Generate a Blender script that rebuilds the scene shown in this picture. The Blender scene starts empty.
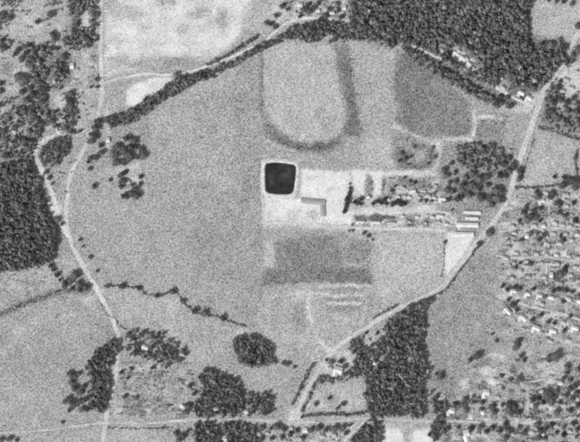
import bpy, math, random
import numpy as np
from mathutils import Vector
from mathutils.geometry import delaunay_2d_cdt
R = math.radians
random.seed(11); rng = np.random.default_rng(11)

# ------------------------------------------------------------------ camera, sky, sun, exposure
SC = bpy.context.scene
COL = SC.collection
S = 2.0                                   # metres per map unit; the survey map is 580 x 442 units
def W(x, y): return ((x - 290.0) * S, (221.0 - y) * S)
cam = bpy.data.cameras.new('survey_camera'); co = bpy.data.objects.new('survey_camera', cam)
COL.objects.link(co); SC.camera = co
ALT = 3600.0
co.location = (0, 0, ALT); co.rotation_euler = (0, 0, 0)
cam.sensor_width = 36; cam.lens = 36 * ALT / (580 * S); cam.clip_start = 10; cam.clip_end = 60000

SUN_EL, SUN_AZ = R(45), math.atan2(-0.80, -0.60)      # sun in the south-west
wd = bpy.data.worlds.new('World'); SC.world = wd; wd.use_nodes = True
nt = wd.node_tree; bg = nt.nodes['Background']
sky = nt.nodes.new('ShaderNodeTexSky'); sky.sky_type = 'NISHITA'; sky.sun_disc = False
sky.sun_elevation = SUN_EL; sky.sun_rotation = SUN_AZ
bw = nt.nodes.new('ShaderNodeRGBToBW')                # black and white film
nt.links.new(sky.outputs[0], bw.inputs[0]); nt.links.new(bw.outputs[0], bg.inputs[0])
bg.inputs[1].default_value = 0.15
sl = bpy.data.lights.new('sun', 'SUN'); sl.energy = 3.25; sl.angle = R(0.6); sl.color = (1, 1, 1)
so = bpy.data.objects.new('sun', sl); COL.objects.link(so)
sv = Vector((math.sin(SUN_AZ) * math.cos(SUN_EL), math.cos(SUN_AZ) * math.cos(SUN_EL), math.sin(SUN_EL)))
so.rotation_euler = sv.to_track_quat('Z', 'Y').to_euler(); so.location = sv * 2000
SC.view_settings.view_transform = 'Standard'; SC.view_settings.look = 'None'
SC.view_settings.gamma = 1; SC.view_settings.use_curve_mapping = False
SC.view_settings.exposure = 0.40
SC.cycles.use_denoising = False
SC.cycles.filter_width = 3.1
SC.cycles.max_bounces = 4; SC.cycles.diffuse_bounces = 2
KDISP = 1.43                              # film grey (linear) that a sunlit albedo of 1 gives
def alb(g):
    c = np.asarray(g, float) / 255.0
    lin = np.where(c <= 0.04045, c / 12.92, ((np.maximum(c, 0) + 0.055) / 1.055) ** 2.4)
    return lin / KDISP

# ------------------------------------------------------------------ materials
def grain(nt, scale=0.30, k=3.4, k2=0.6, obj=True):
    """fine tufts and clods: a factor around 1 in place coordinates"""
    tc = nt.nodes.new('ShaderNodeNewGeometry')
    def n(sc, det):
        t = nt.nodes.new('ShaderNodeTexNoise'); t.inputs['Scale'].default_value = sc; t.inputs['Detail'].default_value = det
        vr = nt.nodes.new('ShaderNodeVectorRotate'); vr.rotation_type = 'EULER_XYZ'; vr.inputs['Rotation'].default_value = (0.9+sc, 0.6+2*sc, 0.5+3*sc)
        nt.links.new(tc.outputs['Position'], vr.inputs['Vector']); nt.links.new(vr.outputs[0], t.inputs['Vector']); return t.outputs['Fac']
    def m(op, a, b):
        x = nt.nodes.new('ShaderNodeMath'); x.operation = op
        for i, v in enumerate((a, b)):
            if isinstance(v, (int, float)): x.inputs[i].default_value = v
            else: nt.links.new(v, x.inputs[i])
        return x.outputs[0]
    a = m('ADD', m('MULTIPLY', m('SUBTRACT', n(scale, 0.0), 0.5), k*.6), m('MULTIPLY', m('SUBTRACT', n(scale*1.57, 0.0), 0.5), k*.6))
    b = m('MULTIPLY', m('SUBTRACT', n(scale * 0.22, 2.0), 0.5), k2)
    f = m('ADD', m('ADD', a, b), 1.0)
    return m('MAXIMUM', f, 0.12), m

def material(name, attr=None, base=None, k=4.0, k2=0.22, scale=0.44, rough=0.95, spec=0.08, objrand=0.0, trans=0.0, calm=False):
    mt = bpy.data.materials.new(name); mt.use_nodes = True; nt = mt.node_tree
    b = nt.nodes['Principled BSDF']; b.inputs['Roughness'].default_value = rough
    b.inputs['Specular IOR Level'].default_value = spec
    f, m = grain(nt, scale, k, k2)
    if attr:
        a = nt.nodes.new('ShaderNodeAttribute'); a.attribute_name = attr
        if attr == 'alb' and calm:
            amp = m('MAXIMUM', m('SUBTRACT', 1.38, m('MULTIPLY', a.outputs['Fac'], 2.0)), 0.25)
            f = m('MAXIMUM', m('ADD', m('MULTIPLY', m('SUBTRACT', f, 1.0), amp), 1.0), 0.12)
        f = m('MULTIPLY', f, a.outputs['Fac'])
    if base is not None: f = m('MULTIPLY', f, base)
    if objrand:
        oi = nt.nodes.new('ShaderNodeObjectInfo')
        r = m('ADD', m('MULTIPLY', m('SUBTRACT', oi.outputs['Random'], 0.5), objrand), 1.0)
        f = m('MULTIPLY', f, r)
    cc = nt.nodes.new('ShaderNodeCombineColor')
    for i in range(3): nt.links.new(f, cc.inputs[i])
    nt.links.new(cc.outputs[0], b.inputs['Base Color'])
    if trans:                             # leaves let some light through
        tb = nt.nodes.new('ShaderNodeBsdfTranslucent'); nt.links.new(cc.outputs[0], tb.inputs['Color'])
        mx = nt.nodes.new('ShaderNodeMixShader'); mx.inputs[0].default_value = trans
        nt.links.new(b.outputs[0], mx.inputs[1]); nt.links.new(tb.outputs[0], mx.inputs[2])
        nt.links.new(mx.outputs[0], nt.nodes['Material Output'].inputs['Surface'])
    return mt
M_GROUND = material('ground_cover', 'alb', calm=True)
M_ROAD = material('gravel_road', 'alb', k=1.9, k2=0.5)
M_LEAF = material('foliage', 'shade', 0.135, k=2.2, k2=0.8, objrand=0.7, trans=.35)
M_LEAFD = material('evergreen_foliage', 'shade', 0.045, k=1.6, k2=0.4, objrand=0.3)
M_WOOD = material('woodland_foliage', 'shade', 0.225, k=2.8, k2=2.8, trans=.45)
M_BARK = material('bark', None, 0.07)
M_ROOF = {'white': material('white_roof', None, 0.50, k=0.9, k2=0.5), 'pale': material('pale_roof', None, 0.36, k=0.6, k2=0.5),
          'mid': material('grey_roof', None, 0.26, k=0.7, k2=0.5), 'dark': material('dark_roof', None, 0.13, k=0.7, k2=0.5)}
M_WALL = material('house_wall', None, 0.42, k=0.6, k2=0.3)
M_BRICK = material('chimney_brick', None, 0.2, k=0.8)
M_DOOR = material('door_paint', None, 0.1, k=0.3)
M_GLASS = material('window_glass', None, 0.03, k=0.1, rough=0.1, spec=0.5)
M_WATER = material('pond_water', 'alb', None, k=2.4, k2=2.4, rough=0.25, spec=0.5)
M_FENCE = material('fence_timber', None, 0.1)

# ------------------------------------------------------------------ object helpers
def tag(o, label=None, cat=None, group=None, kind=None):
    if label: o['label'] = label
    if cat: o['category'] = cat
    if group: o['group'] = group
    if kind: o['kind'] = kind
    return o
def link(name, data, parent=None, mat=None):
    o = bpy.data.objects.new(name, data); COL.objects.link(o)
    if parent: o.parent = parent
    if mat and data is not None and not data.materials: data.materials.append(mat)
    return o
def mesh_np(name, V, F, attrs=None, smooth=False):
    """V (n,3), F list of arrays of equal-length faces"""
    me = bpy.data.meshes.new(name)
    V = np.ascontiguousarray(V, np.float32)
    me.vertices.add(len(V)); me.vertices.foreach_set('co', V.ravel())
    F = [np.asarray(f, np.int32) for f in F if len(f)]
    nl = sum(f.size for f in F); npoly = sum(len(f) for f in F)
    me.loops.add(nl); me.polygons.add(npoly)
    me.loops.foreach_set('vertex_index', np.concatenate([f.ravel() for f in F]))
    tot = np.concatenate([np.full(len(f), f.shape[1], np.int32) for f in F])
    st = np.concatenate([[0], np.cumsum(tot)[:-1]]).astype(np.int32)
    me.polygons.foreach_set('loop_start', st)
    me.update(calc_edges=True); me.validate()
    for n, a in (attrs or {}).items():
        at = me.attributes.new(n, 'FLOAT', 'POINT'); at.data.foreach_set('value', np.ascontiguousarray(a, np.float32))
    if smooth: me.polygons.foreach_set('use_smooth', np.ones(npoly, bool))
    return me
def box_vf(x0, x1, y0, y1, z0, z1):
    V = [(x0,y0,z0),(x1,y0,z0),(x1,y1,z0),(x0,y1,z0),(x0,y0,z1),(x1,y0,z1),(x1,y1,z1),(x0,y1,z1)]
    F = [(3,2,1,0),(4,5,6,7),(0,1,5,4),(1,2,6,5),(2,3,7,6),(3,0,4,7)]
    return V, F
def mesh_py(name, V, F):
    me = bpy.data.meshes.new(name); me.from_pydata(V, [], F); me.update(); return me
def smooth_line(pts, n=6):
    P = np.array(pts, float); out = []
    Q = np.vstack([2*P[0]-P[1], P, 2*P[-1]-P[-2]])
    for i in range(1, len(Q)-2):
        for t in np.linspace(0, 1, n, endpoint=False):
            a, b, c, d = Q[i-1], Q[i], Q[i+1], Q[i+2]
            out.append(0.5*((2*b)+(-a+c)*t+(2*a-5*b+4*c-d)*t*t+(-a+3*b-3*c+d)*t**3))
    out.append(P[-1]); return np.array(out)
def resample(L, step):
    d = np.r_[0, np.cumsum(np.hypot(*np.diff(L, axis=0).T))]
    t = np.linspace(0, d[-1], max(2, int(d[-1]/step)+1))
    return np.c_[np.interp(t, d, L[:,0]), np.interp(t, d, L[:,1])]
def inside(poly, X, Y):
    P = np.asarray(poly, float); r = np.zeros(np.shape(X), bool); j = len(P)-1
    for i in range(len(P)):
        xi, yi, xj, yj = P[i,0], P[i,1], P[j,0], P[j,1]
        if yi != yj:
            r ^= ((yi > Y) != (yj > Y)) & (X < (xj-xi)*(Y-yi)/(yj-yi)+xi)
        j = i
    return r

# ------------------------------------------------------------------ soil and crop map (albedo of the land itself)
X0, Y0, NX, NY = -150, -130, 880, 702
gx, gy = np.meshgrid(np.arange(NX)+X0, np.arange(NY)+Y0)
gx = gx.astype(float); gy = gy.astype(float)
def blur(a, s):
    if s <= 0: return a
    n = int(max(1, round(s*2.5))); k = np.exp(-0.5*(np.arange(-n, n+1)/s)**2); k /= k.sum()
    p = np.pad(a, n, mode='edge')
    p = sum(k[i]*p[:, i:i+a.shape[1]] for i in range(2*n+1))
    return sum(k[i]*p[i:i+a.shape[0], :] for i in range(2*n+1))
def fnoise(s): 
    a = blur(rng.standard_normal((NY, NX)), s); return a/a.std()
N1 = fnoise(1.3)
N3, N8, N20 = fnoise(2.5), fnoise(7), fnoise(20)
WX, WY = fnoise(2)*0.55+fnoise(10)*0.45, fnoise(2)*0.55+fnoise(10)*0.45
A = 166 + 2*N20 + 3*N8
def zone(poly, g, soft=1.5, op=1.0, mott=1.0, ellipse=False):
    P = np.asarray(poly, float)
    pad = int(soft*3+6)
    i0 = max(0, int(P[:,1].min()-Y0-pad)); i1 = min(NY, int(P[:,1].max()-Y0+pad)+1)
    j0 = max(0, int(P[:,0].min()-X0-pad)); j1 = min(NX, int(P[:,0].max()-X0+pad)+1)
    if i1 <= i0 or j1 <= j0: return
    sl_ = (slice(i0,i1), slice(j0,j1))
    m = inside(P, gx[sl_]+WX[sl_], gy[sl_]+WY[sl_]).astype(float)
    m = np.clip(blur(m, soft)*(1+.16*N1[sl_]), 0, 1)*op if soft < 4 else blur(m, soft)*op
    v = g + mott*(1.0*N20[sl_]+1.6*N8[sl_]+2.2*N3[sl_])
    A[sl_] = A[sl_]*(1-m)+v*m
def oval(cx, cy, rx, ry, a=0, n=16):
    c, s = math.cos(R(a)), math.sin(R(a))
    return [(cx+rx*math.cos(t)*c-ry*math.sin(t)*s, cy+rx*math.cos(t)*s+ry*math.sin(t)*c) for t in np.linspace(0, 2*math.pi, n, endpoint=False)]
def band(pts, w):
    L = resample(smooth_line(pts, 4), 3); T = np.gradient(L, axis=0); T /= np.linalg.norm(T, axis=1)[:,None]
    N = np.c_[-T[:,1], T[:,0]]*w/2
    return np.vstack([L+N, (L-N)[::-1]])

# outlines (map units)
WEST_FIELD = [(99,128),(116,126),(132,122),(150,109),(168,98),(186,88),(204,80),(222,72),(244,61),(260,53),(260,180),(260,260),(260,327),(244,323),(228,319),(216,315),(203,312),(193,309),(186,303),(180,296),(173,289),(160,293),(145,292),(136,286),(120,284),(105,284),(98,274),(88,258),(79,243),(73,228),(71,212),(72,190),(78,172),(88,153),(96,138)]
CREEK_MEADOW = [(106,290),(122,290),(139,292),(146,298),(160,299),(172,295),(180,304),(186,309),(194,315),(206,317),(222,322),(232,330),(230,345),(222,352),(204,362),(190,352),(176,341),(160,332),(140,327),(126,326),(118,314),(110,300)]
SW_FIELD = [(-120,322),(-40,320),(2,318),(16,312),(32,306),(47,299),(62,295),(90,295),(98,300),(106,314),(112,326),(116,336),(108,338),(96,347),(84,360),(70,370),(64,384),(62,400),(66,414),(90,418),(103,418),(102,426),(60,432),(20,436),(-120,440)]
NORTH_FIELD = [(262,58),(266,50),(276,45),(290,43),(308,44),(326,46),(334,54),(337,70),(340,90),(344,108),(345,122),(340,133),(326,140),(308,143),(292,140),(278,129),(268,116),(262,104)]
MID_FIELD = [(352,48),(362,44),(372,45),(384,48),(394,52),(395,80),(396,108),(397,122),(384,127),(370,130),(362,128),(358,110),(353,84),(351,64)]
DARK_FIELD = [(396,48),(400,50),(412,56),(424,63),(436,74),(446,83),(456,92),(470,102),(473,114),(471,126),(467,135),(458,138),(448,138),(430,136),(418,134),(408,131),(397,125),(396,90)]
EAST_FIELD = [(541,134),(556,137),(574,141),(572,158),(573,178),(560,182),(544,183),(528,184),(531,168),(535,150)]
NE_FIELD = [(533,-60),(620,-60),(604,-10),(584,22),(575,38),(566,44),(556,40),(545,42),(534,47),(529,36),(531,16)]
GREY_FIELD = [(482,248),(494,258),(497,270),(493,290),(496,310),(505,328),(510,342),(500,350),(482,352),(470,360),(466,374),(458,390),(446,398),(434,398),(427,382),(431,372),(425,355),(426,330),(426,308),(440,296),(452,282),(466,266)]
BARE_LAND = [(105,-60),(262,-60),(258,-10),(248,10),(240,34),(228,48),(206,60),(190,66),(150,70),(120,73),(106,78)]

zone([(-150,-130),(100,-130),(100,130),(60,160),(30,160),(-150,165)], 172, 4)
zone([(-150,150),(40,158),(62,240),(95,290),(0,316),(-150,320)], 160, 5)
zone(WEST_FIELD, 164, 1.2)
zone([(104,126),(180,95),(225,78),(230,150),(150,200),(90,220),(76,200),(88,160)], 168, 14, .8)
zone([(190,200),(260,190),(260,290),(200,260),(170,230)], 157, 12, .8)
zone([(232,76),(260,62),(260,325),(236,318)], 157, 3, .8); zone([(200,206),(260,200),(260,320),(226,312),(206,262)], 156, 5, .8)
zone(CREEK_MEADOW, 171, 1.2)
zone(SW_FIELD, 163, 1.5)
for p, a in (((20,330),10),((34,322),7),((22,396),9),((36,368),5),((44,394),7),((8,350),8)): zone(oval(*p, a, 4, -25), 188, 3, .7)
zone(oval(50,345,18,14,-30), 154, 6, .7); zone(oval(88,300,7,4), 200, 2, .8)
zone(BARE_LAND, 213, 1.6)
for x, y, rx, ry, a, g in ((199,13,12,5,-12,180),(221,20,6,11,12,180),(183,30,8,4.5,-20,188),(206,26,10,3,-30,200),(125,13,18,7,0,192),(138,26,10,3,25,196),(112,4,8,8,0,184),(165,2,12,4,0,188),(165,63,42,7,-3,178),(176,62,14,4,-8,166),(118,62,12,8,0,190),(150,46,20,4,-4,206),(118,40,10,4,10,200)):
    zone(oval(x,y,rx,ry,a), g-12, 1.6, .9)
zone(band([(190,6),(206,4),(222,10),(228,24),(220,34),(200,37),(182,34)],2.2), 196, 1, .8); zone(band([(140,18),(160,24),(178,36),(196,44)],2), 222, 1, .7); zone(band([(106,48),(140,46),(180,50),(214,46),(232,36)],2.4), 224, 1.2, .8)
zone(oval(130,30,13,8), 222, 4, .8); zone(oval(200,40,14,5,-15), 218, 3, .7); zone(oval(248,16,7,14,10), 182, 2, .85)
zone([(256,0),(300,-40),(345,-40),(348,16),(300,14),(275,22),(262,30),(246,40),(252,15)], 175, 3)
zone([(105,86),(124,80),(127,104),(122,114),(106,114)], 165, 1.5)
zone([(126,90),(138,83),(152,78),(166,78),(177,80),(170,90),(156,97),(142,104),(132,110),(126,104)], 226, 1.2)
zone(NORTH_FIELD, 180, 1.0)
zone([(334,44),(350,46),(352,64),(352,76),(356,96),(360,112),(363,134),(350,138),(344,134),(347,116),(344,96),(339,80),(337,60)], 128, 1.1)
zone([(340,62),(350,60),(352,78),(345,82)],112,3,.8); zone([(348,104),(358,104),(361,134),(350,135)],112,3,.8)
zone([(261,104),(270,120),(282,133),(296,141),(312,144),(330,141),(341,134),(343,142),(330,152),(310,155),(290,152),(274,144),(262,132)], 136, 1.5)
zone([(276,132),(284,139),(296,144),(312,146),(330,143),(340,138),(338,143),(330,149),(300,151),(282,145)], 112, 1.4, .9)
zone(MID_FIELD, 169, .7)
zone(DARK_FIELD, 132, 1.2)
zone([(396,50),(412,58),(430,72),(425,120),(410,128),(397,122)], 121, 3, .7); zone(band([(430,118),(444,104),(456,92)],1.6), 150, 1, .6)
zone([(262,140),(300,152),(300,164),(262,162)], 176, .8)
zone([(263,144),(300,156),(340,152),(366,134),(396,126),(400,170),(350,172),(300,162),(264,160)], 166, 3)
zone([(364,138),(394,132),(396,168),(366,166)], 180, 4)
zone([(262,196),(300,198),(302,168),(326,170),(350,172),(356,208),(372,222),(340,226),(300,223),(262,222)], 224, 1.2)
zone([(350,168),(400,172),(440,178),(446,208),(440,232),(372,228),(350,214)], 184, 3)
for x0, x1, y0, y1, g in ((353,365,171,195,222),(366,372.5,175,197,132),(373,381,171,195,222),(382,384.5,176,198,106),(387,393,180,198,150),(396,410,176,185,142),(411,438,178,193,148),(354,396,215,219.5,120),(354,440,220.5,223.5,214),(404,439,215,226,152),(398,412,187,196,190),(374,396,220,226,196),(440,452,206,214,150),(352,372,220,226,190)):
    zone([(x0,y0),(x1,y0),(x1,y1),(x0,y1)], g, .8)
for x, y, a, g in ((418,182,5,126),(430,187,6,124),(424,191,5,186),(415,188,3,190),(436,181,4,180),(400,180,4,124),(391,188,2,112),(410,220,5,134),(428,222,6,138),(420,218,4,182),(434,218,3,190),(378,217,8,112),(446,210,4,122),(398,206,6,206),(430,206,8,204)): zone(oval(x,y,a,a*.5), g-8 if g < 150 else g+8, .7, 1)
zone(band([(344,212),(380,211),(420,210),(446,213),(456,222)],4), 222, .8); zone(band([(372,228),(410,229),(444,230)],3), 204, 1, .8); zone(band([(440,172),(448,188),(446,206)],2.4), 196, .9, .8); zone(band([(350,172.5),(400,173),(438,175)],3.2), 216, .8)
zone([(454,206),(484,208),(478,240),(452,238)], 158, 1.5)
zone(oval(312,216,8,4), 180, 2.5); zone(oval(292,216,4,3), 170, 2)
zone([(262,220),(300,222),(340,225),(372,228),(372,234),(300,230),(262,228)], 192, 1.6)
# paddock and lots
zone([(391,131),(410,133),(428,141),(437,150),(437,166),(430,171),(392,171)], 158, 1.2); zone([(393,135),(408,137),(424,143),(433,151),(434,164),(428,168),(398,168),(393,158)], 140, 1.4)
zone(oval(402,144,6,5), 162, 2); zone(oval(419,156,7,6), 172, 1.6); zone(oval(405,158,5,6), 112, 1.5); zone(oval(431,154,2.6,9), 116, 1.2); zone(oval(414,166.5,15,1.8), 112, 1.0); zone(oval(418,144,8,2.5,25), 122, 1.2)
zone(band([(391,127),(400,128),(413,134),(426,139),(437,147)],2.6), 204, .8); zone(band([(445,136),(440,144),(440,152),(438,164),(430,171),(392,172)],3.2), 206, .9); zone(oval(440,145,3.4,5), 214, 1)
zone([(474,112),(508,114),(504,138),(472,138)], 150, 1.5); zone(band([(472,116),(474,138)],2.5),185,1); zone(band([(478,117),(500,119)],3),198,1); zone(band([(446,140),(472,140)],3),196,1.2)
zone([(442,142),(520,140),(512,190),(490,210),(445,206),(440,180)], 152, 3)
# worked ground south of the yard
zone([(374,232),(442,234),(440,290),(410,300),(380,312),(374,290)], 180, 4)
zone([(263,229),(300,229),(340,231),(350,238),(371,241),(372,284),(263,284)], 158, 1.6)
zone([(276,243),(290,238),(318,236),(336,238),(342,246),(342,268),(276,268)], 131, 2); zone([(352,240),(368,242),(371,252),(366,262),(352,262),(346,252)], 138, 1.5)
zone([(263,240),(274,241),(276,254),(273,266),(263,268)], 178, 1.6); zone(band([(342,266),(350,264),(362,265)],2.5), 172, 1)
zone([(263,270),(300,268),(342,268),(350,267),(366,268),(372,272),(372,284),(320,282),(263,285)], 122, 1.5)
zone(oval(330,240,9,4), 122, 2, .7); zone(oval(300,262,16,4), 124, 2, .7); zone(oval(290,248,8,6), 126, 2, .7)
for y, x0, x1, g in ((290.5,329,362,148),(300,325,360,140),(309,324,354,148)): zone([(x0,y-2.2),(x1,y-2.2),(x1,y+2.2),(x0,y+2.2)], g, 1.2)
for y, x0, x1 in ((294.3,286,329),(303.6,325,362),(295.8,326,364),(286,320,372)): zone([(x0,y-1.2),(x1,y-1.2),(x1,y+1.2),(x0,y+1.2)], 210, .7)
zone([(262,296),(324,296),(330,330),(318,362),(300,368),(262,360)], 172, 4)
zone([(292,306),(303,304),(306,330),(296,330)], 146, 2.2); zone(oval(272,322,8,10), 158, 4)
zone(band([(308,296),(310,318),(317,338),(332,352),(346,350)],2.6), 206, .8, 1); zone(band([(330,312),(342,330),(352,334)],2), 192, .9, .8); zone(band([(366,288),(366,310),(362,326)],2), 194, .9, .8); zone(band([(268,296),(270,330),(276,352)],2), 190, 1, .8); zone([(334,314),(360,314),(358,326),(344,330)], 186, 1.2, .8); zone(band([(262,300),(264,330),(300,340),(318,352)],3), 182, 2, .6)
zone([(262,362),(300,368),(292,400),(280,414),(276,380)], 164, 3)
zone(band([(234,325),(262,330),(262,372)],3), 150, 2, .7)
zone(oval(241,332,5,3), 206, 2)
zone(band([(261,52),(261.5,80),(261,112)],2.2), 118, .9); zone(band([(261,112),(262,160),(262,230),(262,300),(262,322)],2), 142, 1.1, .7)
zone(band([(252,200),(256,216),(262,224)],2.5), 182, 1.2, .6); zone(band([(190,218),(225,210),(252,204)],2), 176, 2, .6); zone([(220,212),(256,206),(258,222),(222,224)], 152, 5, .7)
# west side
rq0 = random.Random(21)
zone([(104,116),(148,110),(148,136),(120,160),(96,178),(86,168),(94,142)], 158, 3)
zone(band([(107,110),(107.5,152)],3), 200, 1); zone(band([(107,174),(120,170),(140,163)],4), 190, 1.2)
zone([(40,168),(58,166),(80,150),(76,166),(68,190),(64,212),(58,212)], 166, 2)
zone(oval(54,207,5,13,-20), 222, 1.4)
zone([(120,173),(140,170),(144,192),(126,198)], 178, .8); zone([(125,177),(137,175),(139,188),(128,191)], 196, .8); zone(band([(118,172),(140,168.5),(146,194)],1.6), 200, .6); zone(oval(129,186,3,3), 136, 1, .8)
zone([(0,272),(54,264),(62,250),(84,276),(60,286),(30,298),(0,308)], 172, 3)
for p, rx in (((10,300),8),((36,284),8),((62,266),5)): zone(oval(*p, rx, 5), 150, 4)
zone(band([(-60,330),(0,314),(15,308),(30,302),(45,296),(60,291),(90,290)],6), 122, 1.6)
for x, y, rx, ry, g in ((27,27,6,8,216),(85,20,4.5,9,216),(72,66,3,6,214),(60,103,5,6,200),(50,60,7,10,176),(20,30,14,8,178),(70,75,10,14,178),(88,80,8,20,172),(15,120,8,8,186),(60,55,12,6,170),(8,70,8,8,146),(30,125,10,6,176),(60,120,7,6,190),(88,112,9,10,178)): zone(oval(x,y,rx,ry), g, 2.2)
zone([(66,-30),(97,-30),(98,28),(92,46),(70,50),(60,42),(68,22)], 138, 2.5, .75); zone(oval(85,20,4,9), 214, 1.8)
zone([(28,50),(46,44),(52,66),(47,90),(40,106),(30,80)], 150, 3, .7); zone([(0,100),(40,96),(62,110),(44,134),(34,160),(-60,160)], 152, 3, .7)
for i in range(70): zone(oval(rq0.uniform(-20,98), rq0.uniform(0,150), rq0.uniform(2,6), rq0.uniform(1.5,4), rq0.uniform(-60,60), 10), rq0.choice((136,142,190,198,206,212)), 1.2, .7); zone([(56,58),(66,56),(66,80),(54,84)], 130, 3, .7)
for p in ((14,132),(4,112),(30,108),(50,118)): zone(oval(*p,4,3), 196, 1.5)
zone([(118,362),(192,358),(198,392),(190,418),(112,418),(114,396)], 160, 2)
for x, y, rx, ry, g in ((126,385,4,12,132),(150,378,14,4,140),(135,400,12,4,138),(160,392,12,6,176),(118,404,4,9,208),(182,407,7,4,192),(172,384,6,8,144),(150,410,18,3,178),(140,368,10,3,178)): zone(oval(x,y,rx,ry), g, 1.5, .9)
rq = random.Random(9)
for i in range(90): zone(oval(rq.uniform(118,192), rq.uniform(362,417), rq.uniform(2,7), rq.uniform(1,2.6), rq.uniform(-12,12), 10), rq.choice((124,132,138,178,186,194,200)), .9, .75)
zone([(-60,440),(102,430),(300,428),(300,470),(-60,470)], 168, 3)
# east and south-east residential ground
zone([(540,100),(580,104),(640,110),(640,134),(580,136),(540,127)], 150, 3); zone([(548,80),(570,48),(640,20),(640,110),(545,106)], 170, 3)
zone([(560,74),(576,72),(600,80),(600,92),(566,94),(558,86)], 202, 2.5); zone(oval(555,95,7,12,15), 136, 3, .8); zone(oval(574,115,10,5), 128, 3, .8); zone(oval(546,120,7,4), 126, 2.5)
zone([(514,88),(530,90),(542,100),(528,108),(516,102)], 196, 2.5)
zone(EAST_FIELD, 173, 1.2); zone(NE_FIELD, 178, 1.2); zone(GREY_FIELD, 152, 2.5); zone(oval(448,382,18,16), 144, 5, .8)
zone([(446,232),(474,236),(468,250),(456,266),(448,278),(444,262)], 220, 1.2)
zone([(440,214),(456,216),(454,232),(440,230)], 192, 1.2); zone([(428,206),(462,204),(482,206),(480,212),(440,214)], 150, 2, .8)
zone([(477,119),(504,121),(500,137),(476,137)], 146, 1); zone(band([(474,111),(474,126),(471,138)],2.6), 206, .7); zone(band([(478,116.5),(490,117.5),(504,119.5)],2.8), 210, .7); zone(band([(446,140),(458,139),(472,140)],2.8), 208, .7)
zone([(500,103),(516,103),(532,106),(529,114),(512,112),(500,109)], 192, 1.5); zone([(556,76),(566,66),(600,60),(600,96),(566,97),(556,90)], 198, 2, .8)
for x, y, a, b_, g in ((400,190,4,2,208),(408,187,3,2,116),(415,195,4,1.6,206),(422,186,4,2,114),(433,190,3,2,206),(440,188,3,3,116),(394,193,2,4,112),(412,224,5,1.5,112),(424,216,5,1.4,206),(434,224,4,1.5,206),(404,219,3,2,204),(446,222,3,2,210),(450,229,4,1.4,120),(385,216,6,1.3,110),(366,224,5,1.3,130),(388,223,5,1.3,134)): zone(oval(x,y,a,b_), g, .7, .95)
RES = [(502,215),(516,190),(640,188),(640,460),(430,460),(432,400),(460,392),(470,362),(510,346),(505,328),(494,308),(494,270),(484,246)]
zone(RES, 164, 3)
rr = random.Random(5)
for i in range(360):                      # gardens, worn lawns and vegetable plots
    x, y = rr.uniform(498, 620), rr.uniform(192, 345)
    if inside(RES, np.array([x]), np.array([y]))[0]:
        zone(oval(x, y, rr.uniform(3,8), rr.uniform(1.2,2.6), rr.uniform(-4,14)+(8 if y > 280 else 0), 10), rr.choice((110,118,126,136,190,198,206,212)), rr.uniform(.6,1.2), .9)
for i in range(280):
    x, y = rr.uniform(432, 620), rr.uniform(352, 455)
    if inside(RES, np.array([x]), np.array([y]))[0]:
        zone(oval(x, y, rr.uniform(2.5,7), rr.uniform(1.5,4), rr.uniform(-20,20), 10), rr.choice((110,118,126,134,140,196,206,214,220)), rr.uniform(.7,1.2), .9)
zone(oval(552,371,9,6), 190, 3); zone(oval(492,300,3,30,8), 156, 3, .7)
# south: lots around the wood
zone([(316,372),(340,352),(352,346),(372,340),(386,328),(386,350),(372,366),(350,376),(322,380)], 184, 3); zone([(318,386),(364,386),(364,408),(306,410),(310,396)], 178, 2)
for x, y, rx, ry, g in ((330,398,8,4,150),(350,402,8,4,196),(338,392,10,3,192),(322,404,6,3,196),(366,340,8,5,206),(330,366,7,5,206)): zone(oval(x,y,rx,ry), g, 2)
zone([(376,422),(440,422),(446,470),(370,470)], 176, 2)
zone([(383,430),(386,427),(400,428),(403,433),(403,470),(381,470)], 228, .9); zone([(412,432),(416,428),(432,428),(436,433),(437,470),(410,470)], 228, .9)
zone([(290,410),(300,408),(304,424),(286,426)], 200, 2)
zone([(292,426),(352,426),(346,470),(290,470)], 176, 2)
for i in range(60): zone(oval(rr.uniform(284,350), rr.uniform(426,445), rr.uniform(2,5), rr.uniform(1.5,3)), rr.choice((130,140,196,204)), 1.5, .8)
# houses' clearing in the northern forest
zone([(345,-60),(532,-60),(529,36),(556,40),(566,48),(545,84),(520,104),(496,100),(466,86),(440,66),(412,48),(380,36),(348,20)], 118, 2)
zone([(449,48),(460,47),(476,60),(478,71),(469,71),(453,60)], 206, 1.2); zone(oval(441,50,4,4.5), 196, 1.5); zone(oval(504,88,6,8), 170, 2.5); zone(oval(498,84,4,6), 180, 2)
zone(band([(436,56),(460,66),(474,76),(500,90)],5), 150, 2)
for x, y, rx, ry in ((300,6,6,6),(318,12,4,6),(330,9,5,4),(344,8,4,8),(296,18,8,4),(280,14,8,8)): zone(oval(x,y,rx,ry), 206, 1.8, .85)
for x, y, rx, ry in ((306,14,5,4),(312,4,6,3),(336,16,5,3),(326,4,4,4),(288,6,4,5)): zone(oval(x,y,rx,ry), 128, 1.8, .8)
ed = np.clip(np.minimum.reduce([gx-X0, X0+NX-1-gx, gy-Y0, Y0+NY-1-gy])/60.0, 0, 1)
A = 164+(A-164)*ed
A = np.clip(A + 1.2*N3 + 0.8*N8, 60, 232)
def sample(px, py):
    fx = np.clip(np.asarray(px, float)-X0, 0, NX-1.001); fy = np.clip(np.asarray(py, float)-Y0, 0, NY-1.001)
    ix, iy = fx.astype(int), fy.astype(int); u, v = fx-ix, fy-iy
    return (A[iy,ix]*(1-u)*(1-v)+A[iy,ix+1]*u*(1-v)+A[iy+1,ix]*(1-u)*v+A[iy+1,ix+1]*u*v)

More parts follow.
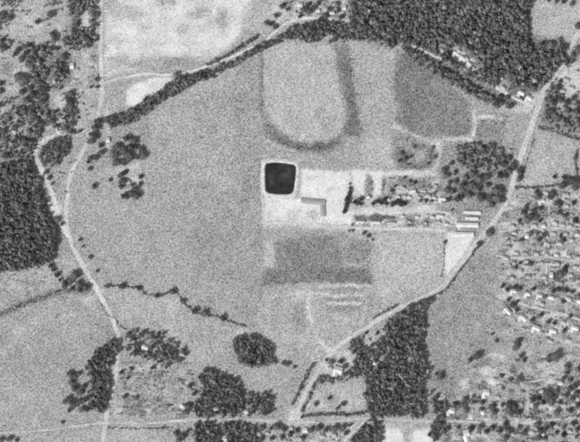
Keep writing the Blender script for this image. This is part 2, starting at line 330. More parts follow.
# ------------------------------------------------------------------ ground sheet to the horizon
POND = [(267,163.5),(276,162.8),(288,164),(294,165.5),(295.8,168),(295,180),(293.5,190),(291,193.5),(284,194.3),(272,193.5),(267,192),(265.5,188),(265.2,176),(265.5,166)]
step = 1.5
xs = np.r_[[-9000,-3000,-1000,-400], np.arange(-120, 701, step), [980,1600,3600,9600]]
ys = np.r_[[-9000,-3000,-1000,-400], np.arange(-105, 550, step), [840,1500,3500,9500]]
PX, PY = np.meshgrid(xs, ys)
wx, wy = W(PX, PY)
V = np.c_[wx.ravel(), wy.ravel(), np.zeros(wx.size)]
nx, ny = len(xs), len(ys); idx = np.arange(nx*ny).reshape(ny, nx)
F = np.c_[idx[1:,:-1].ravel(), idx[1:,1:].ravel(), idx[:-1,1:].ravel(), idx[:-1,:-1].ravel()]
g = link('ground', mesh_np('ground', V, [F], {'alb': alb(np.where((PX.ravel() > -121) & (PX.ravel() < 701) & (PY.ravel() > -106) & (PY.ravel() < 551), sample(PX.ravel(), PY.ravel()), 164))}), mat=M_GROUND); tag(g, kind='structure')

ZL = [0.02]
def sheet(name, poly, spacing=3.0, mat=M_GROUND, add=0.0):
    """a field or yard: its own sheet a hand's breadth above the ground"""
    P = resample(np.vstack([poly, poly[:1]]).astype(float), 2.0)[:-1]
    P = P + rng.normal(0, .25, P.shape)
    x0, y0 = P.min(0); x1, y1 = P.max(0)
    gxx, gyy = np.meshgrid(np.arange(x0+1, x1, spacing), np.arange(y0+1, y1, spacing))
    I = np.c_[gxx.ravel(), gyy.ravel()] + rng.uniform(-.5, .5, (gxx.size, 2))
    I = I[inside(P, I[:,0], I[:,1])]
    d = np.min(np.hypot(I[:,None,0]-P[None,:,0], I[:,None,1]-P[None,:,1]), axis=1) if len(I) else []
    I = I[d > 1.0] if len(I) else I
    pts = [Vector(p) for p in P] + [Vector(p) for p in I]
    n = len(P)
    vo, _, fo, *_ = delaunay_2d_cdt(pts, [(i, (i+1) % n) for i in range(n)], [list(range(n))], 1, 1e-5)
    vo = np.array([tuple(v) for v in vo]); fo = np.array(fo)
    ZL[0] += 0.005
    wx, wy = W(vo[:,0], vo[:,1])
    V3 = np.c_[wx, wy, np.full(len(wx), ZL[0])]
    a = V3[fo[:,1]]-V3[fo[:,0]]; b = V3[fo[:,2]]-V3[fo[:,0]]
    flip = (a[:,0]*b[:,1]-a[:,1]*b[:,0]) < 0; fo[flip] = fo[flip][:, ::-1]
    o = link(name, mesh_np(name, V3, [fo], {'alb': alb(sample(vo[:,0], vo[:,1])+add)}), mat=mat)
    return tag(o, kind='structure')
for nm, P in (('field',WEST_FIELD),('meadow',CREEK_MEADOW),('field',SW_FIELD),('field',NORTH_FIELD),('field',MID_FIELD),('field',DARK_FIELD),('field',EAST_FIELD),('field',NE_FIELD),('field',GREY_FIELD),('bare_land',BARE_LAND)):
    sheet(nm, P, 3.0)
sheet('dirt_yard', [(263,200),(298,200),(301,196),(303,171),(326,171),(342,173),(342,214),(350,218),(368,223),(340,224),(300,222),(263,220)])
sheet('plowed_field', [(264,230),(300,230),(339,232),(350,239),(370,242),(371,283),(264,283)], 2.0)
sheet('paddock', [(393,134),(409,135),(425,142),(434,150),(435,165),(429,169),(394,169)], 2.0)
sheet('gravel_lot', [(384,431),(387,428),(399,429),(402,433),(402,450),(382,450)]); sheet('gravel_lot', [(413,432),(417,429),(431,429),(435,433),(436,450),(411,450)])
sheet('dirt_yard', [(447,238),(472,238),(466,251),(455,266),(449,275),(447,262)])
sheet('bare_land', [(127,91),(138,84),(152,79),(166,79),(175,81),(169,89),(155,96),(141,103),(132,108),(127,104)])
sheet('fallow_strip', [(338,47),(348,48),(350,64),(351,76),(354,96),(358,112),(360,130),(351,135),(348,118),(345,96),(340,80)])

# pond inside a low embankment
def pond():
    P = np.array(POND); c = P.mean(0)
    P = resample(smooth_line(np.vstack([POND, POND[:1]]), 5), 1.0)[:-1]
    n = len(P); D = P-c; D /= np.linalg.norm(D, axis=1)[:,None]
    rings = [(P+D*0.0, 0.35), (P+D*0.7, 1.3), (P+D*2.3, 1.5), (P+D*4.6, 0.02)]
    V, gv = [], []
    for (Q, z), gg in zip(rings, (120, 205, 214, 190)):
        Q = Q+rng.normal(0, .18, Q.shape)
        wx, wy = W(Q[:,0], Q[:,1]); V.append(np.c_[wx, wy, np.full(n, z)]); gv.append(np.full(n, gg)+rng.normal(0, 5, n))
    F = []
    for k in range(3):
        for i in range(n): F.append((k*n+i, k*n+(i+1)%n, (k+1)*n+(i+1)%n, (k+1)*n+i))
    V = np.vstack(V); F = np.array(F)
    a = V[F[0,1]]-V[F[0,0]]; b = V[F[0,2]]-V[F[0,0]]
    if a[0]*b[1]-a[1]*b[0] < 0: F = F[:, ::-1]
    o = link('embankment', mesh_np('embankment', V, [F], {'alb': alb(np.concatenate(gv))}), mat=M_GROUND); tag(o, kind='structure')
    Q = P+D*0.4; wx, wy = W(Q[:,0], Q[:,1])
    cx, cy = W(*c)
    ts = np.linspace(1, .08, 9); V, av = [], []
    for t in ts:
        q = c+(Q-c)*t; a_, b_ = W(q[:,0], q[:,1]); V.append(np.c_[a_, b_, np.full(n, .62)])
        silt = np.exp(-(((q[:,0]-287)/6)**2+((q[:,1]-174)/7)**2)) + .7*np.exp(-(((q[:,0]-272)/3)**2+((q[:,1]-180)/9)**2)) + .5*(t > .9)
        av.append(.013+.026*silt)
    V = np.vstack(V); i_ = np.arange(n)
    F = np.vstack([np.c_[k*n+i_, k*n+(i_+1)%n, (k+1)*n+(i_+1)%n, (k+1)*n+i_] for k in range(8)])
    m_ = len(V); V = np.vstack([V, V[8*n:].mean(0)]); av.append(np.array([av[-1].mean()]))
    cap = np.c_[8*n+i_, 8*n+(i_+1)%n, np.full(n, m_)]
    for G in (F, cap):
        a = V[G[0,1]]-V[G[0,0]]; b = V[G[0,2]]-V[G[0,0]]
        if a[0]*b[1]-a[1]*b[0] < 0: G[:] = G[:, ::-1].copy()
    o = link('pond_water', mesh_np('pond_water', V, [F, cap], {'alb': np.concatenate(av)}), mat=M_WATER); tag(o, kind='structure')
pond()

# ------------------------------------------------------------------ roads and tracks
RZ = [0.13]
def road(name, pts, w, g=205, edge=0.9, wob=.25):
    L = resample(smooth_line(pts, 6), 1.2)
    T = np.gradient(L, axis=0); T /= np.linalg.norm(T, axis=1)[:,None]; N = np.c_[-T[:,1], T[:,0]]
    n = len(L); tt = np.linspace(0, 1, n)
    ww = np.interp(tt, np.linspace(0, 1, len(w)), w) if hasattr(w, '__len__') else np.full(n, w)
    k = np.exp(-0.5*(np.arange(-6,7)/2.5)**2); k /= k.sum()
    def sm(a): return np.convolve(np.pad(a, 6, mode='edge'), k, 'valid')
    ja, jb = sm(rng.normal(0, wob*2.5, n)), sm(rng.normal(0, wob*2.5, n)); jg = sm(rng.normal(0, 14, n))
    RZ[0] += 0.006
    offs = (-.5, -.34, -.12, .12, .34, .5); sh = (edge-.06, 1.0, .965, .965, 1.0, edge-.06)
    V, gv = [], []
    for o_, s_ in zip(offs, sh):
        q = L+N*((o_*ww)+(ja if o_ < -.4 else jb if o_ > .4 else 0))[:,None]
        wx, wy = W(q[:,0], q[:,1]); V.append(np.c_[wx, wy, np.full(n, RZ[0]-(0.0 if abs(o_) < .4 else .003))]); gv.append((g+8+jg)*s_)
    m = len(offs); i = np.arange(n-1)
    F = np.vstack([np.c_[k_*n+i, k_*n+i+1, (k_+1)*n+i+1, (k_+1)*n+i] for k_ in range(m-1)])
    V = np.vstack(V)
    a = V[F[0,1]]-V[F[0,0]]; b = V[F[0,2]]-V[F[0,0]]
    if a[0]*b[1]-a[1]*b[0] < 0: F = F[:, ::-1]
    o = link(name, mesh_np(name, V, [F], {'alb': alb(np.concatenate(gv))}), mat=M_ROAD)
    return tag(o, kind='structure')
WEST_ROAD = [(101,-80),(101,0),(101,60),(101.5,92),(99,112),(92,132),(86,145),(78,159),(71,173),(67.5,197),(66,221),(71,241),(79,258),(88,274),(99,293),(108,310),(115,326),(118.5,336),(118.5,350),(115.5,373),(112,393),(107,414),(103,440),(98,490)]
road('road', WEST_ROAD, (4.2,4.4,4.6,5,4.6,4.6,4,4), 198, .88, .45)
road('road', [(60,133),(49,138),(39,144),(35,154),(40,166),(47.5,182),(55,204),(61,221),(68,237)], (3,4.5,5,5.5,4), 208)
road('road', [(102,84),(117,79),(145,74),(165,75),(185,73),(205,67),(225,60),(245,51),(265,41),(276,31),(290,22),(310,18),(345,21),(380,32),(400,40),(414,46),(432,55),(460,66.5),(483,79),(500,90),(518,100),(533,107)], (2.6,2.6,2.6,3,3.4,3,3,3.2,3.2), 205)
EAST_ROAD = [(640,-50),(600,4),(578,34),(568,56),(556,74),(546,88),(538,107),(531,128),(523,150),(516,172),(509,196),(500,213),(489,228),(478,241),(465,258),(452,274),(443,286),(432,293),(415,301),(392,312),(362,330),(342,343),(324,361),(311,383),(301,403),(293.5,419)]
road('road', EAST_ROAD, (4,4.5,5,6,6,5.5,5,4.6,4.2,4.2,4.4), 197, .88, .45)
road('road', [(-80,436),(20,432),(70,427),(107,423),(150,423),(190,420),(242,419.5),(290,422),(335,421),(367,418.5),(400,420),(425,421),(470,421),(518,423),(550,420),(580,418),(680,414)], (1.6,1.6,2,2.8,3,3.2,2.8,2.8,2.6,2.8), 188, .86, .5)
road('lane', [(367,419),(358,428),(348,437),(338,452)], 3, 198)
road('lane', [(504,270),(525,274.5),(550,280),(580,285),(660,300)], 1.8, 184, .88); road('lane', [(548,188),(549,228),(547,257),(546,279),(548,311)], 1.8, 184, .88); road('lane', [(522,228),(522,258),(520,274),(519,292)], 1.6, 180, .88); road('lane', [(572,190),(571,229),(570,260),(568,283),(566,315)], 1.6, 182, .88)
road('lane', [(498,232),(520,229),(550,228),(580,229),(660,232)], 2.2, 188, .88); road('lane', [(496,256),(520,258),(545,257),(580,262),(660,268)], 2.2, 186, .88)
road('lane', [(500,283),(512,300),(537,308),(559,313),(580,320),(660,350)], 2.6, 192, .9); road('lane', [(512,300),(516,316),(530,326),(550,336),(580,346),(660,360)], 2.2, 188, .88)
road('lane', [(520,384),(540,380),(556,376),(570,356),(572,330)], 2, 186, .88); road('lane', [(527,422),(528,400),(522,384),(500,366)], 2, 186, .88)
road('track', [(262,222),(300,224),(340,227),(380,229),(420,229),(446,231)], 2.6, 202, .95)
road('track', [(350,211),(380,211),(420,211),(448,214),(460,230)], 2.4, 204, .95)
road('track', [(262,160),(261,180),(262,200),(264,222)], 2, 200, .95)

# ------------------------------------------------------------------ foliage meshes
def ico(sub):
    t = (1+5**.5)/2
    v = [(-1,t,0),(1,t,0),(-1,-t,0),(1,-t,0),(0,-1,t),(0,1,t),(0,-1,-t),(0,1,-t),(t,0,-1),(t,0,1),(-t,0,-1),(-t,0,1)]
    v = [np.array(p)/np.linalg.norm(p) for p in v]
    f = [(0,11,5),(0,5,1),(0,1,7),(0,7,10),(0,10,11),(1,5,9),(5,11,4),(11,10,2),(10,7,6),(7,1,8),(3,9,4),(3,4,2),(3,2,6),(3,6,8),(3,8,9),(4,9,5),(2,4,11),(6,2,10),(8,6,7),(9,8,1)]
    for _ in range(sub):
        c = {}; nf = []
        def mid(a, b):
            k = (min(a,b), max(a,b))
            if k not in c: m = v[a]+v[b]; v.append(m/np.linalg.norm(m)); c[k] = len(v)-1
            return c[k]
        for a, b, d in f:
            x, y, z = mid(a,b), mid(b,d), mid(d,a); nf += [(a,x,z),(b,y,x),(d,z,y),(x,y,z)]
        f = nf
    return np.array(v), np.array(f)
ICO1, ICO2 = ico(1), ico(2)
def crown_np(seed, nclump=9, per=9, core=ICO1, size=.24, flat=.8, cr=.5):
    """unit crown (radius 1, centre 0): broken core plus leaf sprays in clumps; returns V, tris, quads, shade"""
    r = np.random.default_rng(seed)
    cv, cf = core
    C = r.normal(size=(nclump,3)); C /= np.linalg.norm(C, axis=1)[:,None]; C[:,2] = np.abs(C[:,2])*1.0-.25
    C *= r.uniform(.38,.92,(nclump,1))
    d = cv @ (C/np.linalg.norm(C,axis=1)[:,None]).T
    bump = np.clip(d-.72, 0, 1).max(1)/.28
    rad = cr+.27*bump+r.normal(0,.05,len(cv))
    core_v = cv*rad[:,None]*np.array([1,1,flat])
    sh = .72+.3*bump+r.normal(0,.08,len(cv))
    V = [core_v]; S_ = [sh]; Q = []; n0 = len(cv)
    for c in C:
        P = c+r.normal(0,.21,(per,3)); P[:,2] *= flat
        nrm = P+r.normal(0,.45,(per,3))+np.array([0,0,.5]); nrm /= np.linalg.norm(nrm,axis=1)[:,None]
        u = np.cross(nrm, r.normal(size=(per,3))); u /= np.linalg.norm(u,axis=1)[:,None]; w_ = np.cross(nrm,u)
        s1 = size*r.uniform(.55,1.15,(per,1)); s2 = size*r.uniform(.45,.95,(per,1))
        quad = np.stack([P-u*s1, P-w_*s2+nrm*.04, P+u*s1*.9, P+w_*s2-nrm*.03],1)
        V.append(quad.reshape(-1,3)); cs = r.uniform(.8,1.25)
        S_.append(np.repeat(cs*r.uniform(.75,1.25,per),4))
        Q.append(n0+np.arange(per*4).reshape(-1,4)); n0 += per*4
    return np.vstack(V), cf, np.vstack(Q), np.concatenate(S_)
def tube(p0, p1, r0, r1, n=6):
    p0, p1 = np.array(p0,float), np.array(p1,float); d = p1-p0; d /= np.linalg.norm(d)
    u = np.cross(d, [0.3,0.9,0.2]); u /= np.linalg.norm(u); w_ = np.cross(d,u)
    a = np.linspace(0,2*math.pi,n,endpoint=False)
    ring = np.cos(a)[:,None]*u+np.sin(a)[:,None]*w_
    return np.vstack([p0+ring*r0, p1+ring*r1]), np.array([(i,(i+1)%n,n+(i+1)%n,n+i) for i in range(n)])

# prototypes (unit: crown radius 1 in plan, tree height 1): the thing's scale sets both
CROWNS = []
for k in range(8):
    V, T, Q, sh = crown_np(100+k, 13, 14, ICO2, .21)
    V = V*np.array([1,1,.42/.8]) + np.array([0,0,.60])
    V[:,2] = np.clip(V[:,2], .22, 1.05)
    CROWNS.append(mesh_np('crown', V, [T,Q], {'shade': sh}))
TRUNKS = []
for k in range(3):
    r = random.Random(k); Vs, Fs, n0 = [], [], 0
    parts = [((0,0,-.03),(.03*r.uniform(-1,1),.03,.3),.085,.06),((0.0,.02,.28),(0,0,.62),.06,.03)]
    for i in range(5):
        a = i*2*math.pi/5+r.uniform(-.3,.3); parts.append(((0,0,.26+.04*i),(.5*math.cos(a),.5*math.sin(a),.5+.05*i),.035,.012))
    for p in parts:
        v, f = tube(*p); Vs.append(v); Fs.append(f+n0); n0 += len(v)
    TRUNKS.append(mesh_np('trunk', np.vstack(Vs), [np.vstack(Fs)]))
for m in CROWNS: m.materials.append(M_LEAF)
for m in TRUNKS: m.materials.append(M_BARK)
CROWNS_D = []
for m in CROWNS[:4]:
    c = m.copy(); c.materials.clear(); c.materials.append(M_LEAFD); CROWNS_D.append(c)
INDIV = {}; NT = [0]; JOINED = []; CUT = [0.0]
def tree(x, y, r, label, group, h=None, dark=False, name='tree', cat='tree'):
    k = NT[0]; NT[0] += 1; q = random.Random(k*7+3)
    wx, wy = W(x, y)
    if name == 'tree' and r < 3.3:        # past three hundred trees: the smallest are joined at the end
        JOINED.append((wx, wy, r*S*q.uniform(.95,1.1), (r*S*1.15+2.0)*q.uniform(.85,1.2))); return
    INDIV[name] = INDIV.get(name, 0)+1
    if label and len(label.replace(',', ' ').split()) > 16: print('LONG', label)
    o = link(name, None); o.empty_display_size = 1
    o.location = (wx, wy, 0); rm = r*S
    hh = h or (rm*1.15+2.0)*q.uniform(.85,1.2)
    o.scale = (rm*q.uniform(.82,1.22), rm*q.uniform(.82,1.22), hh); o.rotation_euler = (0,0,q.uniform(0,6.28))
    tag(o, label, cat, group)
    link('crown', (CROWNS_D if dark else CROWNS)[k % (4 if dark else 8)], o)
    link('trunk', TRUNKS[k % 3], o)
    return o
ORD = ['first','second','third','fourth','fifth','sixth','seventh','eighth','ninth','tenth','eleventh','twelfth','thirteenth','fourteenth','fifteenth','sixteenth','seventeenth','eighteenth','nineteenth','twentieth']
def ordn(i, n, side, other):
    if n == 1: return ''
    if i == 0: return side+'most '
    if i == n-1: return other+'most '
    if i < len(ORD): return ORD[i]+' '
    return ORD[n-1-i]+' '
def trees(phrase, pts, axis='x', adj='', noun='tree', dark=False, group=None, jit=0.0, rs=1.0, hk=None):
    """phrase: where the row or clump stands; every tree of it is named by its place in the row"""
    side, other = ('western','eastern') if axis == 'x' else ('northern','southern')
    P = sorted(pts, key=lambda p: p[0] if axis == 'x' else p[1]); n = len(P)
    for i, p in enumerate(P):
        r = (p[2] if len(p) > 2 else 3.2)*rs*random.Random(int(p[0]*31+p[1]*17)).uniform(.92,1.3)
        sz = 'small ' if r < 2.1 else 'large ' if r > 4.1 else ''
        if n == 1: lab = f'{sz}{adj}{noun} {phrase}'
        elif i in (0, n-1): lab = f'{sz}{adj}{noun}, {side if i == 0 else other}most of those {phrase}'
        elif i < n/2: lab = f'{sz}{adj}{noun}, {ORD[i]} from the {"west" if axis == "x" else "north"} {phrase}'
        else: lab = f'{sz}{adj}{noun}, {ORD[n-1-i]} from the {"east" if axis == "x" else "south"} {phrase}'
        tree(p[0], p[1], r, lab, group or f'{noun}s {phrase}', h=(r*S*hk if hk else None), dark=dark, name='bush' if noun == 'bush' else 'evergreen_tree' if dark else 'tree', cat=noun if noun != 'evergreen' else 'tree')

def mass_np(pts, seed=0, mat=None, nclump=9, per=9, core=ICO1, size=.27):
    """joined foliage of many crowns; pts rows (x, y, r metres, height)"""
    protos = [crown_np(900+k, nclump, per, core, size) for k in range(12)]
    r = np.random.default_rng(seed); Vs, Ts, Qs, Ss = [], [], [], []; n0 = 0
    tv, tf = tube((0,0,0),(0,0,1),1,.6,5)
    for x, y, rad, h in pts:
        V, T, Q, sh = protos[r.integers(12)]
        a = r.uniform(0,6.28); c, s = math.cos(a), math.sin(a)
        v = V*np.array([rad, rad*r.uniform(.72,1.2), h*.42/.8]); v = np.c_[v[:,0]*c-v[:,1]*s, v[:,0]*s+v[:,1]*c, v[:,2]]
        v += np.array([x, y, h*.6]); v[:,2] = np.maximum(v[:,2], .15)
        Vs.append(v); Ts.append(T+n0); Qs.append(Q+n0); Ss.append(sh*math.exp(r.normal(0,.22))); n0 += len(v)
        v = tv*np.array([.07*rad,.07*rad,h*.5])+np.array([x,y,-.1]); Vs.append(v); Qs.append(tf+n0); Ss.append(np.full(len(v),.8)); n0 += len(v)
    return np.vstack(Vs), [np.vstack(Ts), np.vstack(Qs)], np.concatenate(Ss)
def scatter(poly, sp, holes=(), seed=1):
    P = np.asarray(poly,float); r = np.random.default_rng(seed)
    x0,y0 = P.min(0); x1,y1 = P.max(0); out = []
    row = 0; y = y0
    while y < y1:
        x = x0+(sp/2 if row % 2 else 0)
        while x < x1:
            out.append((x+r.uniform(-.38,.38)*sp, y+r.uniform(-.38,.38)*sp)); x += sp
        y += sp*.87; row += 1
    Q = np.array(out); wig = .8
    k = inside(P, Q[:,0]+r.normal(0,wig,len(Q)), Q[:,1]+r.normal(0,wig,len(Q)))
    for h in holes: k &= ~inside(h, Q[:,0], Q[:,1])
    return Q[k]
NW = [0]
def wood(label, poly, sp=3.1, rr=(3.6,5.6), hh=(9,14), holes=(), bright=1.0, name='woodland', keep=1.0):
    NW[0] += 1; r = np.random.default_rng(NW[0]+40)
    Q = scatter(poly, sp*.86, holes, NW[0])
    if keep < 1: Q = Q[r.random(len(Q)) < keep]
    pts = []
    for x, y in Q:
        q = r.beta(1.0,2.4)*2.6-.45; hm = (hh[0]+hh[1])/2*1.22
        if r.random() < .05: continue
        pts.append((*W(x,y), max(2.2, rr[0]+(rr[1]-rr[0])*q), hm*(.74+.34*r.random()+.14*q)))
    V, F, sh = mass_np(pts, NW[0])
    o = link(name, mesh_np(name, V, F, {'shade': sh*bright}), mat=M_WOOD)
    return tag(o, label, 'woodland', None, 'stuff')
def hedge(label, pts, width=2.0, sp=1.6, h=(2.5,4.5), bright=1.0, gaps=0.0, name='hedgerow', group='field hedgerows'):
    NW[0] += 1; r = np.random.default_rng(NW[0]+40)
    L = resample(smooth_line(pts, 5), sp); T = np.gradient(L, axis=0); T /= np.linalg.norm(T,axis=1)[:,None]; N = np.c_[-T[:,1],T[:,0]]
    rows = max(1, round(width/1.8)); P = []
    for i in range(len(L)):
        for k in range(rows):
            if r.random() < gaps: continue
            off = (k-(rows-1)/2)*1.7+r.normal(0,.5); q = L[i]+N[i]*off+T[i]*r.normal(0,.3)
            P.append((*W(*q), (.65+r.beta(1.5,2.5)*1.35)*S*(1.05 if rows > 1 else max(.8,width*.6)), r.uniform(*h)))
    V, F, sh = mass_np(P, NW[0], nclump=5, per=7)
    L2 = resample(L, 1.0); T2 = np.gradient(L2, axis=0); T2 /= np.linalg.norm(T2,axis=1)[:,None]; N2 = np.c_[-T2[:,1],T2[:,0]]
    n2 = len(L2); n0 = len(V); prof = ((-.3,0),(-.22,.5),(.22,.55),(.3,0)); body = []
    for u_, z_ in prof:                    # the continuous low growth at the hedge foot
        q = L2+N2*(u_*r.uniform(.8,1.25,n2))[:,None]*max(.8, width*.6); a_, b_ = W(q[:,0], q[:,1]); body.append(np.c_[a_, b_, z_*r.uniform(.7,1.4,n2)])
    i_ = np.arange(n2-1); BF = np.vstack([n0+np.c_[k_*n2+i_, k_*n2+i_+1, (k_+1)*n2+i_+1, (k_+1)*n2+i_] for k_ in range(3)])
    V = np.vstack([V]+body); F = F+[BF]; sh = np.r_[sh, r.uniform(.7,1.3,4*n2)]
    o = link(name, mesh_np(name, V, F, {'shade': sh*bright}), mat=M_WOOD)
    return tag(o, label, 'hedge', group)

# ------------------------------------------------------------------ woods (each reads as one mass)
NF = [(351,-40),(531,-40),(530,0),(527,20),(526,36),(532,48),(545,44),(557,41),(567,46),(562,60),(554,72),(545,83),(538,90),(524,92),(516,90),(505,92),(488,84),(470,78),(452,66),(436,58),(420,50),(408,46),(396,40),(380,35),(366,30),(352,27),(347,18),(352,8)]
wood('large dark forest covering the northern slope above the curving road', NF, 3.2, (3.8,5.8), (10,15),
     [[(448,47),(460,46),(478,60),(480,71),(470,73),(452,62)],oval(441,50,5.5,5.5),oval(503,84,7,10),oval(522,92,8,5,30),band([(414,46),(432,55),(440,58)],3)])
wood('dark tree belt hugging the south side of the northern curving road', [(284,30),(296,27),(310,24),(325,22),(345,25),(365,29),(380,36),(395,42),(394,48),(380,45),(366,41),(352,40),(336,42),(318,42),(308,44),(296,40),(284,40)], 3.0, (3.4,5.2), (9,13), [oval(327,39,8,3)])
wood('scrubby woodland strip between the dark field and forest road', [(398,44),(412,49),(428,60),(446,70),(464,80),(482,92),(500,102),(512,106),(508,110),(490,106),(474,98),(456,88),(438,77),(420,66),(404,53)], 3.0, (3,4.6), (7,11), [band([(414,46),(432,55),(460,67),(484,80),(502,92)],4)], 1.05)
wood('thick tree belt along the north edge of the big western field', [(108,126),(112,117),(124,116),(128,111),(140,103),(152,95),(164,87),(175,79),(175,75),(190,76),(204,70),(208,75),(197,83),(186,89),(174,96),(160,104),(146,113),(134,122),(122,126)], 3.0, (3.2,4.8), (7,11))
wood('dense dark wood on the western edge beside the gravel road', [(-60,160),(0,165),(18,163),(30,162),(35,174),(40,188),(44,203),(50,217),(56,232),(57,246),(52,260),(42,266),(28,269),(12,271),(-60,274)], 3.1, (3.8,5.6), (10,14))
wood('small rounded copse inside the bend of the western gravel loop', [(39,158),(42,148),(49,142),(58,138),(67,136),(71,143),(68,152),(61,161),(52,166),(44,165)], 2.9, (3,4.4), (7,10), (), 1.1)
wood('triangular dark wood west of the lower western road', [(118,339),(110,341),(102,347),(95,353),(88,360),(85,368),(88,376),(92,384),(90,394),(88,404),(96,411),(102,413),(107,404),(109,392),(111,378),(106,372),(110,366),(115,358),(118,350)], 3.0, (3.6,5.2), (10,13), [oval(91,388,3.5,3)])
wood('dense wood with curved north-east edge above the southern road', [(204,368),(212,370),(222,374),(231,380),(239,386),(243,394),(243,406),(241,416),(220,416),(200,417),(194,410),(193,404),(199,396),(201,384),(200,374)], 2.9, (3.4,5.2), (9,13), [oval(213.5,409,6,3)])
wood('small wood block with dark eastern side by the southern road', [(247,392),(256,396),(263,394),(268,391),(272,393),(272,404),(271,414),(258,415),(247,414)], 2.9, (3,4.8), (8,12), [oval(246,411,3,3)], 1.0, keep=.85)
wood('rounded solitary wood south of the creek meadow', [(231,340),(238,337),(247,336),(256,337),(264,340),(270,347),(272,356),(271,363),(262,367),(248,367),(239,361),(234,352)], 2.9, (3.4,5.2), (9,13))
wood('trees massed below the southern road, west of the junction', [(194,424),(206,423),(219,424),(222,424),(240,424),(256,424),(257,445),(240,470),(215,470),(192,470)], 2.9, (3.4,5), (8,12), [oval(224,438,4,6),[(219,422),(222,422),(222,434),(219,434)]])
wood('large dark wood south-east of the diagonal road', [(436,294),(427,298),(418,301),(408,307),(398,313),(388,321),(382,328),(386,338),(388,350),(384,360),(374,368),(366,372),(364,386),(366,404),(372,415),(384,417),(400,416),(410,414),(418,417),(424,414),(423,396),(424,381),(429,373),(423,357),(423,334),(424,312)], 3.0, (3.6,5.4), (9,14), [oval(399,318,4,3,-30),oval(376,363,4,4),oval(407,360,5,4),oval(396,345,3,3)])
wood('tree mass between diagonal road and pale clearing', [(346,346),(352,340),(358,338),(364,342),(366,350),(372,352),(378,340),(386,340),(386,356),(376,358),(370,368),(366,374),(352,378),(340,383),(322,382),(316,380),(320,374),(332,379),(346,374),(352,366),(356,356),(350,350)], 2.9, (3,4.6), (7,11), [oval(368,341,5,5)], keep=.9)
wood('wood corner south of the road beside the two pale lots', [(368,420),(380,421),(381,430),(379,470),(340,470),(350,442),(358,432)], 2.9, (3.4,5), (8,12))
wood('thin scrub wood around the pale clearing in the north-west', [(66,-30),(97,-30),(97,10),(98,26),(92,34),(96,40),(88,48),(80,46),(76,50),(70,50),(64,44),(70,36),(72,20),(68,8)], 3.4, (3,4.6), (7,10), [oval(85,20,4.5,9.5)], 1.2, keep=.92)
wood('crescent of trees along the bend north of the creek meadow lots', [(124,330),(136,329),(148,331),(160,334),(170,339),(178,345),(178,352),(174,360),(168,368),(158,364),(148,360),(136,356),(126,352)], 3.2, (3,4.6), (7,10), [oval(145,347,4,4),oval(156,349,3,3),oval(133,347,3,3),oval(166,352,3,2.5)], keep=.72)
wood('patchy dark trees running down the middle of the north-west lots', [(27,50),(38,46),(46,44),(51,52),(50,66),(46,80),(46,96),(42,106),(35,100),(34,86),(30,72),(24,62)], 3.2, (3,4.8), (6,9), [oval(46,62,4,7)], 1.3, keep=.85)
wood('patchy trees filling the lots above the western wood', [(-40,100),(0,102),(22,98),(36,100),(46,108),(48,120),(40,130),(35,144),(33,160),(-40,162)], 3.8, (3,4.8), (6,9), [oval(15,120,5,5),oval(25,131,4,3),oval(14,131,4,3),oval(4,112,4,3)], 1.3, keep=.72)
wood('broken tree band from the pale yard strip down to the gravel loop', [(56,56),(67,56),(67,78),(58,84),(62,92),(76,90),(77,112),(76,134),(60,132),(46,126),(48,112),(62,112),(64,100),(54,80)], 3.2, (2.8,4.4), (5,8), [oval(60,103,5,6),oval(61,121,5,4)], 1.3, keep=.62)
wood('loose trees filling the top left corner lots', [(-30,-30),(62,-30),(62,6),(44,10),(14,12),(10,24),(0,30),(10,40),(10,52),(-30,56)], 3.6, (3,4.6), (6,9), [oval(30,6,14,6)], 1.25, keep=.4)
wood('bushy trees between eastern road and the hedge right of it', [(546,84),(556,80),(560,92),(564,100),(580,98),(600,100),(600,138),(580,134),(560,130),(542,124),(542,106)], 3.3, (2.8,4.4), (5,8), [oval(562,114,6,3),oval(574,106,5,3),oval(550,106,3,4)], 1.1, keep=.55)
wood('trees lining the left edge of the south-eastern gardens', [(432,380),(440,392),(446,404),(444,420),(440,432),(432,440),(430,426),(436,416),(430,400)], 3.2, (3,4.6), (6,9), (), 1.0, keep=.55)
GROVE = [(456,148),(466,144),(478,143),(490,146),(500,150),(504,156),(500,166),(492,172),(480,170),(466,168),(456,162)]
wood('grey-leaved grove north of the long white barns', GROVE, 3.1, (3,4.6), (7,10), [oval(482,157,3,3)], 1.15, keep=.85)

# ------------------------------------------------------------------ hedgerows
hedge('row of low trees on the north side of the northern road', [(207,65),(218,60),(228,55),(240,47),(250,41),(258,35.5)], 3.8, 1.6, (3.5,6), group='roadside hedgerows')
wood('narrower tree belt below the northern road near the pale field', band([(202,79),(214,72),(228,66.5),(240,60),(250,54),(262,47.5),(274,42),(288,36)], 6.4), 2.7, (2.8,4.4), (5,9), (), .95)
hedge('thin dark hedge dividing the big western field from the pale one', [(261,54),(261.8,66),(261.2,80),(262,96),(261,114)], 1.1, 1.9, (.9,2.4), 1.7, .4)
hedge('winding creek hedge crossing south of the big western field', [(104,286),(122,286),(139,288),(146,294),(160,296),(170,291.5),(177,293),(183,301),(188,307),(195,312),(206,314),(222,318),(231,322),(246,326)], 1.9, 1.6, (2.2,4.2), .95, .12)
hedge('dark hedge along the east verge of the lower western road', [(101,303),(108,315),(115,319),(119,325),(126,329)], 1.2, 1.7, (1.6,3), 1.0, .1)
hedge('scrubby ditch hedge running west from the gravel road', [(-40,326),(0,314),(15,308),(30,302),(45,296),(60,291),(76,291),(90,290)], 3.6, 2.2, (1.8,3.4), 1.2, .4)
hedge('dark hedge on the east verge of the diagonal road', [(478,246),(470,257),(461,269),(452,281),(445,290),(436,295)], 1.8, 1.5, (2.2,4), .85, group='roadside hedgerows')
